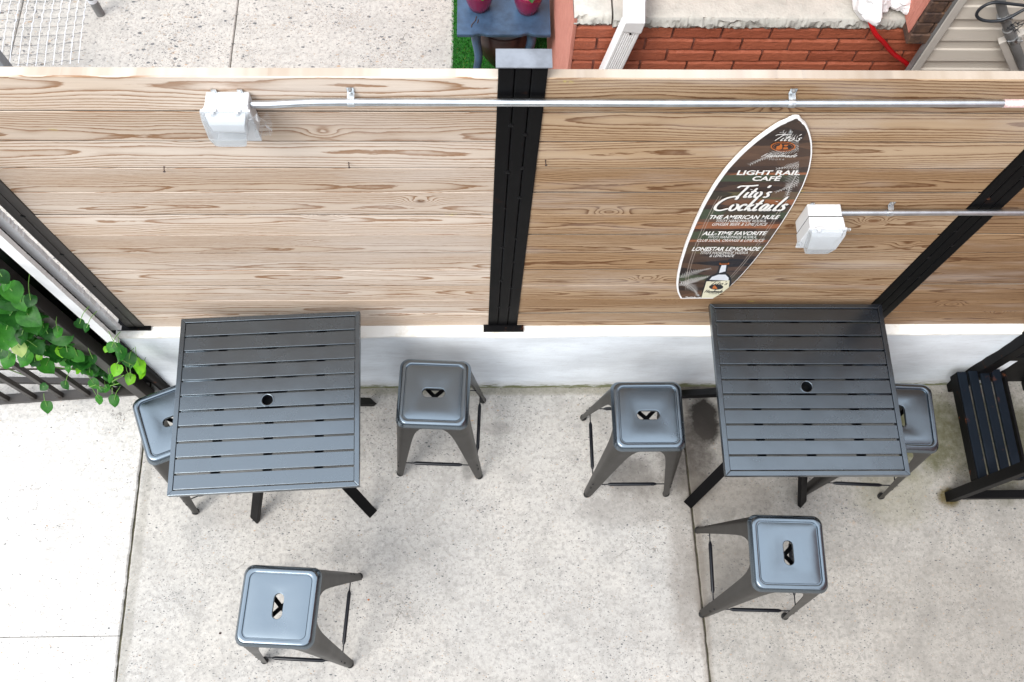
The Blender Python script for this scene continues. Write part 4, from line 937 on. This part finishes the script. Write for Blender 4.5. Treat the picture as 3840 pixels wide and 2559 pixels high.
# ------------------------------------------------------------------ brick house beyond
def brick_house():
    t = thing('brick_house', 'red painted brick house base with rough pale stone ledge beyond the fence', 'house', (.385, 2.6, 0)); o = t.location; T = Matrix.Translation(-o)
    x0, x1, y0 = .385, 2.05, 2.60; rr = random.Random(21)
    bm = bmesh.new(); box(bm, x0+.0005, x1, y0+.013, 2.9, 0, 1.343, T); obj('mortar_bed', bm, 'mortar', t)
    bm = bmesh.new(); k = 0; z = 1.343-.063
    while z > .3:
        x = x0 + .001 - (.0 if k % 2 == 0 else .11); 
        while x < x1:
            a, b = max(x, x0+.001), min(x+.2025, x1)
            if b-a > .03:
                nb = 6; top = [rr.uniform(-.003, .0025) for _ in range(nb+1)]; bot = [rr.uniform(-.003, .002) for _ in range(nb+1)]; pf = rr.uniform(-.002, .002)
                loft(bm, [[Vector((a+(b-a)*i/nb, y, zz))-o for y, zz in ((y0+.016, z+bot[i]), (y0+pf+.002, z+bot[i]), (y0+pf, z+bot[i]+.004), (y0+pf+.001, z+.052+top[i]), (y0+pf+.005, z+.058+top[i]), (y0+.016, z+.061+top[i]))] for i in range(nb+1)], True, True, True)
            x += .2145
        z -= .0752; k += 1
    obj('brickwork', bm, 'brick', t)
    bm = bmesh.new(); ny, nz = 40, 30
    g = [[bm.verts.new(Vector((x0-.014+.006*mnoise.noise((0, j*.25, i*.25)), y0+2.2*j/ny, 1.40*i/nz))-o) for j in range(ny+1)] for i in range(nz+1)]
    for i in range(nz):
        for j in range(ny): bm.faces.new((g[i][j], g[i][j+1], g[i+1][j+1], g[i+1][j]))
    for i in range(nz):
        a = [bm.verts.new(Vector((x0, y0, 1.40*(i+q)/nz))-o) for q in (0, 1)]; bm.faces.new((g[i][0], g[i+1][0], a[1], a[0]))
    obj('side_wall', bm, 'pink', t, smooth=60)
    for (a, b, sd) in ((.372, .532, 1), (.540, 1.862, 5)):
        bm = bmesh.new(); nx = max(8, int((b-a)/.005)); pr = [(2.640, 1.3445), (2.604, 1.346), (2.594, 1.356), (2.590, 1.370), (2.592, 1.384), (2.600, 1.396), (2.610, 1.401), (2.63, 1.403), (2.68, 1.403), (2.80, 1.403)]
        rings = []
        for i in range(nx+1):
            x = a+(b-a)*i/nx; r = []
            for q, (y, z) in enumerate(pr):
                am = .011 if 1 <= q <= 5 else (.003 if q < 9 else 0)
                r.append(Vector((x, y+am*(mnoise.noise((x*16, q*.9, sd))+.9*mnoise.noise((x*55, q*1.9, sd+3))+.5*mnoise.noise((x*120, q*2.9, sd+7)))+(.0 if sd > 1 else .012), z+am*.45*mnoise.noise((x*22, q*1.1, sd+9))))-o)
            rings.append(r)
        loft(bm, rings, False)
        for e in (0, -1): bm.faces.new([bm.verts.new(p) for p in rings[e]])
        obj('stone_ledge', bm, 'stone', t, smooth=40)
    bm = bmesh.new(); box(bm, .42, 2.05, 2.765, 6, 1.40, 7.0, T); obj('upper_wall', bm, 'house', t)
    bm = bmesh.new(); box(bm, .5, 1.85, 2.715, 2.764, 1.4035, 1.46, T); obj('window_sill', bm, 'brick', t, bevel=.004)
    # dark brick pilaster with a pink painted side
    k4 = lambda x, y: (3040+x*.34, y*.34)
    YP = 2.50; q0, q1 = at(*k4(1040, 485), y=YP), at(*k4(1100, 388), y=YP); p0, p1 = at(*k4(1150, 800), y=2.48), at(*k4(1695, 0), y=2.48); ln = (p1.x-p0.x)/(p1.z-p0.z)
    z = q0.z; hb = q1.z-q0.z; xl = (q0.x+q1.x)/2
    bm = bmesh.new()
    for k in range(9):
        zz = z + k*(hb+.008); xr = p0.x + ln*(zz-p0.z) + .004
        a = xl + (.0 if k % 2 else .003); m_ = a + (xr-a)*(.62 if k % 2 else 1.)
        box(bm, a, m_, YP+rr.uniform(-.002, .002), 2.59, zz, zz+hb, T)
        if k % 2: box(bm, m_+.007, xr, YP+.001, 2.59, zz, zz+hb, T)
    obj('pilaster', bm, 'darkbrick', t, bevel=.005)
    bm = bmesh.new(); box(bm, xl-.004, xl-.0005, YP+.016, 2.70, z+hb*.9, 2.0, T); obj('painted_side', bm, 'pink', t)
brick_house()
def downspout():
    t = thing('downspout', 'white ribbed downspout with an elbow in front of the brick wall', 'downspout', (.6, 2.53, 1.4)); o = t.location
    bm = bmesh.new(); w, d = .088, .058
    def sec(c, ax, side, ww, dd, rib):
        ax = Vector(ax).normalized(); sd = Vector(side).normalized(); nr = sd.cross(ax).normalized(); pts = []
        prof = [(-.5, .5), (-.5, -.38), (-.44, -.5)]
        if rib:
            for i in range(6): prof += [(-.33+.11*i, -.5), (-.30+.11*i, -.47), (-.27+.11*i, -.47), (-.25+.11*i, -.5)]
        else: prof += [(-.33+.11*i+e, -.5) for i in range(6) for e in (0, .03, .06, .08)]
        prof += [(.44, -.5), (.5, -.38), (.5, .5)]
        return [Vector(c)-o + sd*x*ww + nr*y*dd for x, y in prof]
    A, Bq, Cq = Vector((.61, 2.85, 1.66)), Vector((.612, 2.545, 1.455)), Vector((.500, 2.545, .80))
    loft(bm, [sec(A, (0, -1, -.6), (1, 0, 0), w, d, False), sec(A+(Bq-A)*.6, (0, -1, -.6), (1, 0, 0), w, d, False), sec(Bq+Vector((0, -.012, .012)), (-.05, -.5, -.9), (1, 0, 0), w*1.02, d*1.02, False), sec(Bq+(Cq-Bq)*.05+Vector((0, -.006, 0)), Cq-Bq, (1, 0, -.16), w*1.02, d*1.02, False)], True, True, True)
    obj('elbow', bm, 'whitepaint', t, smooth=40)
    bm = bmesh.new(); loft(bm, [sec(Bq+(Cq-Bq)*.03, Cq-Bq, (1, 0, -.16), w*.97, d*.95, True), sec(Cq, Cq-Bq, (1, 0, -.16), w*.97, d*.95, True)], True, True, True); obj('pipe', bm, 'whitepaint', t)
    q = Bq+(Cq-Bq)*.075; bm = bmesh.new(); tube(bm, [q-o+Vector((.0, -.026, 0)), q-o+Vector((0, -.032, 0))], [.005, .004], 8); obj('screw', bm, 'rusty', t)
downspout()
def bag():
    t = thing('plastic_bag', 'crumpled white plastic bag lying on the stone ledge', 'bag', (1.68, 2.64, 1.41))
    o = Vector((1.68, 2.66, 1.41)); t.location = o
    for k, (c, s, sd) in enumerate((((1.625, 2.665, 1.470), (.075, .095, .075), 1), ((1.775, 2.675, 1.460), (.065, .075, .055), 5))):
        bm = bmesh.new(); bmesh.ops.create_icosphere(bm, subdivisions=4, radius=1.)
        for v in bm.verts:
            n = v.co.copy(); d = 1 + .30*mnoise.noise(n*1.6+Vector((sd, 0, 0))) + .13*abs(mnoise.noise(n*4.+Vector((0, sd, 0)))) - .05
            if n.y < 0 and k == 0: d *= 1 + .35*max(0, -n.y)**3*(1-abs(n.x))
            p = Vector((n.x*s[0]*d, n.y*s[1]*d, n.z*s[2]*d)); p.z = max(p.z, -s[2]*.82)
            v.co = Vector(c)-o+p
        obj('bag_lobe', bm, 'bag', t, smooth=24)
bag()
bm = bmesh.new(); tube(bm, catmull([(1.605, 2.60, 1.470), (1.615, 2.555, 1.445), (1.66, 2.54, 1.385), (1.721, 2.545, 1.325), (1.80, 2.55, 1.245), (1.90, 2.555, 1.165), (1.94, 2.56, 1.10), (1.93, 2.56, .9)], 8), .0105, 12); tag(obj('hose', bm, 'hose', smooth=60), 'bright red hose hanging from the white bag across the brick wall', 'hose')

# ------------------------------------------------------------------ sided house on the right
def sided_house():
    t = thing('sided_house', 'house wall clad in beige horizontal vinyl siding at the top right', 'house', (2.0, 2.58, 0)); o = t.location; T = Matrix.Translation(-o)
    k4 = lambda x, y: (3040+x*.34, y*.34)
    YS = 2.50
    zl = [at(*k4(2000, y), y=YS).z for y in (220, 460, 680)]; pit = (zl[0]-zl[2])/2; zb = zl[0]-pit*5
    bm = bmesh.new(); pr = []; z = zb
    while z < 7:
        pr += [(YS+.014, z), (YS, z+.002), (YS+.006, z+pit*.5), (YS+.013, z+pit*.54), (YS+.018, z+pit-.002)]; z += pit
    p0, p1 = at(*k4(1150, 800), y=YS-.02), at(*k4(1695, 0), y=YS-.02); lean = (p1.x-p0.x)/(p1.z-p0.z)
    xe = lambda z: p0.x + lean*(z-p0.z)
    loft(bm, [[Vector((x if x else xe(z), y, z))-o for y, z in pr] for x in (0, 2.9, 5.2)], False); obj('siding', bm, 'siding', t)
    bm = bmesh.new(); box(bm, 2.35, 5.2, YS+.03, 6, 0, 7, T); obj('wall', bm, 'house', t)
    bm = bmesh.new(); bar(bm, Vector((xe(.5), YS-.005, .5))-o, Vector((xe(3.), YS-.005, 3.))-o, .036, .022, (0, 1, 0)); obj('corner_trim', bm, 'trim', t, bevel=.004)
    bm = bmesh.new(); bar(bm, Vector((xe(.5)-.022, YS+.002, .5))-o, Vector((xe(3.)-.022, YS+.002, 3.))-o, .006, .03, (0, 1, 0)); obj('corner_flashing', bm, 'pvc', t)
    for a, b in (((2110, 440), (2265, 800)), ((2310, 360), (2420, 640))):
        bm = bmesh.new(); bar(bm, at(*k4(*a), y=2.47)-o, at(*k4(*b), y=2.47)-o, .030, .03, (0, 1, 0)); obj('trim_strip', bm, 'trim', t, bevel=.003)
sided_house()
def service():
    k4 = lambda x, y: (3040+x*.34, y*.34)
    t = thing('service_conduit', 'grey service conduit with clamps slanting over the beige siding', 'pipe', (2.1, 2.455, 1.5)); o = t.location
    P = [at(*k4(2070, -160), y=2.455), at(*k4(2100, 60), y=2.455), at(*k4(2165, 270), y=2.455), at(*k4(2330, 700), y=2.455), at(*k4(2450, 1050), y=2.455)]
    bm = bmesh.new(); tube(bm, [p-o for p in catmull(P, 6)], .019, 14); obj('pipe', bm, 'pvc', t, smooth=60)
    for x, y in ((2120, 180), (2230, 430)):
        c = at(*k4(x, y), y=2.453); d = (P[3]-P[2]).normalized()
        bm = bmesh.new(); tube(bm, [c-o-d*.012, c-o+d*.012], .0215, 14); box(bm, .012, .032, -.016, .004, -.008, .008, Matrix.Translation(c-o)); tube(bm, [c-o+Vector((-.03, -.014, 0)), c-o+Vector((.035, -.014, .004))], .004, 8); obj('clamp', bm, 'zinc', t, smooth=40)
    c = at(*k4(2190, 340), y=2.455); d = (P[3]-P[2]).normalized()
    bm = bmesh.new(); tube(bm, [c-o-d*.02, c-o-d*.018, c-o+d*.03, c-o+d*.032], [.019, .0235, .0235, .019], 14); obj('coupling', bm, 'pvc', t, smooth=40)
    Q = [at(*k4(*p), y=yy) for p, yy in (((2420, 70), 2.43), ((2250, 50), 2.42), ((2020, 30), 2.42), ((1880, 90), 2.42), ((1830, 170), 2.42), ((1900, 225), 2.415), ((2050, 235), 2.41), ((2180, 200), 2.41), ((2330, 120), 2.415), ((2450, 60), 2.42))]
    bm = bmesh.new(); tube(bm, catmull(Q, 8), .0062, 10); tag(obj('cable', bm, 'cable', smooth=60), 'looped black cable tied to the grey conduit on the siding', 'cable')
    bm = bmesh.new(); rr = random.Random(3)
    c = at(*k4(2270, 290), y=2.43)
    for k in range(7):
        tube(bm, catmull([c+Vector((rr.uniform(-.03, .03), rr.uniform(-.015, .01), rr.uniform(-.03, .03))) for _ in range(4)], 5), .0012, 5)
    tag(obj('wire_tangle', bm, 'cable'), 'small tangle of thin wires beside the grey conduit', 'wires')
service()

# ------------------------------------------------------------------ wire mesh and posts, top left
def wire_mesh():
    k1 = lambda x, y: (x*.425, y*.425)
    t = thing('wire_mesh', 'crimped grey wire mesh sheet lying in the top left corner', 'wire mesh', (-2.6, 3.7, .03)); o = t.location
    bm = bmesh.new()
    for j in range(13):
        y = 3.42 + .064*j; pts = []
        for i in range(60):
            x = -3.9 + (1.515 - .01*(j % 3))*i/59
            pts.append(Vector((x, y + .02*math.sin(x*2.2+j*.15)+.003*math.sin(i*2.1), .035 + .05*(max(0, (x+2.75)/.35))**2*.6 + .003*math.sin(i*2.1+j)))-o)
        tube(bm, pts, .0020, 5)
    obj('horizontal_wires', bm, 'pvc', t)
    bm = bmesh.new()
    for i in range(30):
        x = -2.40 - .052*i; pts = []
        for j in range(26):
            y = 3.40 + .034*j; xx = x - .03*math.sin((y-3.4)*3) ; pts.append(Vector((xx, y, .037 + .05*(max(0, (xx+2.75)/.35))**2*.6 + .012*abs(math.sin((y-3.42)/.064*math.pi))))-o)
        tube(bm, pts, .0026, 5)
    obj('cross_wires', bm, 'wire', t)
    t = thing('fence_pole', 'round galvanised pole standing on the yard beyond the wire mesh', 'pole', (-2.365, 3.825, 0))
    bm = bmesh.new(); tube(bm, [(0, 0, 0), (0, 0, 1.4)], .026, 18); obj('pole', bm, 'pvc', t, smooth=50)
    bm = bmesh.new(); tube(bm, [(0, 0, .115), (0, 0, .14)], .0285, 18); obj('collar', bm, 'wire', t, smooth=50)
    t = thing('channel_post', 'grey steel channel post at the left edge behind the fence', 'post', (-2.66, 3.17, 0))
    bm = bmesh.new(); box(bm, -.03, .03, -.03, -.024, 0, 1.6); box(bm, .024, .03, -.0235, .03, 0, 1.6); box(bm, -.03, -.024, -.0235, .03, 0, 1.6); obj('channel', bm, 'cap', t)
    bm = bmesh.new(); box(bm, -.06, .06, -.06, .06, .0015, .01); obj('base_plate', bm, 'zinc', t, bevel=.002)
wire_mesh()

# ------------------------------------------------------------------ plain wall added out of frame on the right to darken that side
hn = thing('shade_wall', 'added unseen wall shading the patio beyond the right edge', 'house', (3.7, -1, 0))
bm = bmesh.new(); box(bm, 0, 4, -3, 2.4, 0, 6.2); obj('wall', bm, 'house', hn)

# nails left sticking out of the boards
for (u, v, lb) in ((1307, 612, 'small dark nail in a fence board left of the triple post'), (2045, 603, 'small dark nail in a fence board right of the triple post'), (614, 627, 'small dark nail in a fence board at the left near the outlet box')):
    p = at(u, v, y=1.468); bm = bmesh.new(); tube(bm, [p+Vector((0, .004, 0)), p+Vector((.002, -.013, -.004)), p+Vector((.0022, -.0135, -.004)), p+Vector((.0023, -.015, -.0042))], [.0016, .0016, .0042, .0040], 8)
    tag(obj('nail', bm, 'darkbowl'), lb, 'nail', 'nails in the fence boards')

# ------------------------------------------------------------------ small litter on the floor
for (u, v, r, lb) in ((826, 2376, .006, 'tiny brown pebble on the concrete left of the front left stool'), (1382, 2250, .005, 'tiny orange pebble right of the front left stool')):
    p = at(u, v, z=.001); bm = bmesh.new(); bmesh.ops.create_icosphere(bm, subdivisions=2, radius=r)
    for w in bm.verts: w.co = Vector((w.co.x, w.co.y*.8, w.co.z*.6))*(1+.25*mnoise.noise(w.co*200)) + p + Vector((0, 0, r*.5))
    tag(obj('pebble', bm, 'darkbowl' if r > .0055 else 'inkorange', smooth=60), lb, 'pebble')

# ------------------------------------------------------------------ light: bright overcast
SUN_EL, SUN_AZ = R(52), R(-65)
w = bpy.data.worlds.new('World'); S.world = w; w.use_nodes = True; nt = w.node_tree; nt.nodes.clear()
out = nt.nodes.new('ShaderNodeOutputWorld'); bg = nt.nodes.new('ShaderNodeBackground'); nt.links.new(bg.outputs[0], out.inputs[0])
sky = nt.nodes.new('ShaderNodeTexSky'); sky.sky_type = 'NISHITA'; sky.sun_disc = False; sky.sun_elevation = SUN_EL; sky.sun_rotation = R(300); sky.dust_density = 3; sky.air_density = 1.
# a cloud layer over the clear sky: brightest overhead, a little uneven
tcw = nt.nodes.new('ShaderNodeTexCoord'); nz = nt.nodes.new('ShaderNodeTexNoise'); nz.inputs['Scale'].default_value = 1.6; nz.inputs['Detail'].default_value = 5; nt.links.new(tcw.outputs['Generated'], nz.inputs['Vector'])
cr = nt.nodes.new('ShaderNodeValToRGB'); cr.color_ramp.elements[0].position = .3; cr.color_ramp.elements[0].color = (9.5, 10.2, 11.2, 1); cr.color_ramp.elements[1].position = .75; cr.color_ramp.elements[1].color = (14., 14.3, 14.6, 1); nt.links.new(nz.outputs['Fac'], cr.inputs[0])
mx = nt.nodes.new('ShaderNodeMix'); mx.data_type = 'RGBA'; mx.inputs[0].default_value = .85; nt.links.new(sky.outputs[0], mx.inputs[6]); nt.links.new(cr.outputs[0], mx.inputs[7])
sx = nt.nodes.new('ShaderNodeSeparateXYZ'); nt.links.new(tcw.outputs['Generated'], sx.inputs[0])
mr = nt.nodes.new('ShaderNodeMapRange'); nt.links.new(sx.outputs[2], mr.inputs[0])
for i_, v_ in ((1, .08), (2, .62), (3, .10), (4, 1.22)): mr.inputs[i_].default_value = v_
mr.interpolation_type = 'SMOOTHSTEP'
ml = nt.nodes.new('ShaderNodeMix'); ml.data_type = 'RGBA'; ml.blend_type = 'MULTIPLY'; ml.inputs[0].default_value = 1
nt.links.new(mx.outputs[2], ml.inputs[6]); nt.links.new(mr.outputs[0], ml.inputs[7])
nt.links.new(ml.outputs[2], bg.inputs[0]); bg.inputs[1].default_value = .12
sd = bpy.data.lights.new('sun', 'SUN'); sd.energy = 1.9; sd.angle = R(28); sd.color = (1, .965, .92)
so = bpy.data.objects.new('sun', sd); COL.objects.link(so); so.location = (-4, -2, 8)
dirv = Vector((-.46, -.42, .78)).normalized(); SUN_EL = math.asin(dirv.z); sky.sun_elevation = SUN_EL
so.rotation_euler = dirv.to_track_quat('Z', 'Y').to_euler()
sky.sun_rotation = math.atan2(dirv.x, dirv.y)
vs = S.view_settings; S.display_settings.display_device = 'sRGB'; vs.view_transform = 'Standard'; vs.look = 'None'; vs.gamma = 1; vs.use_curve_mapping = False
vs.exposure = 0.66
cy = S.cycles
cy.max_bounces = 8; cy.transparent_max_bounces = 12
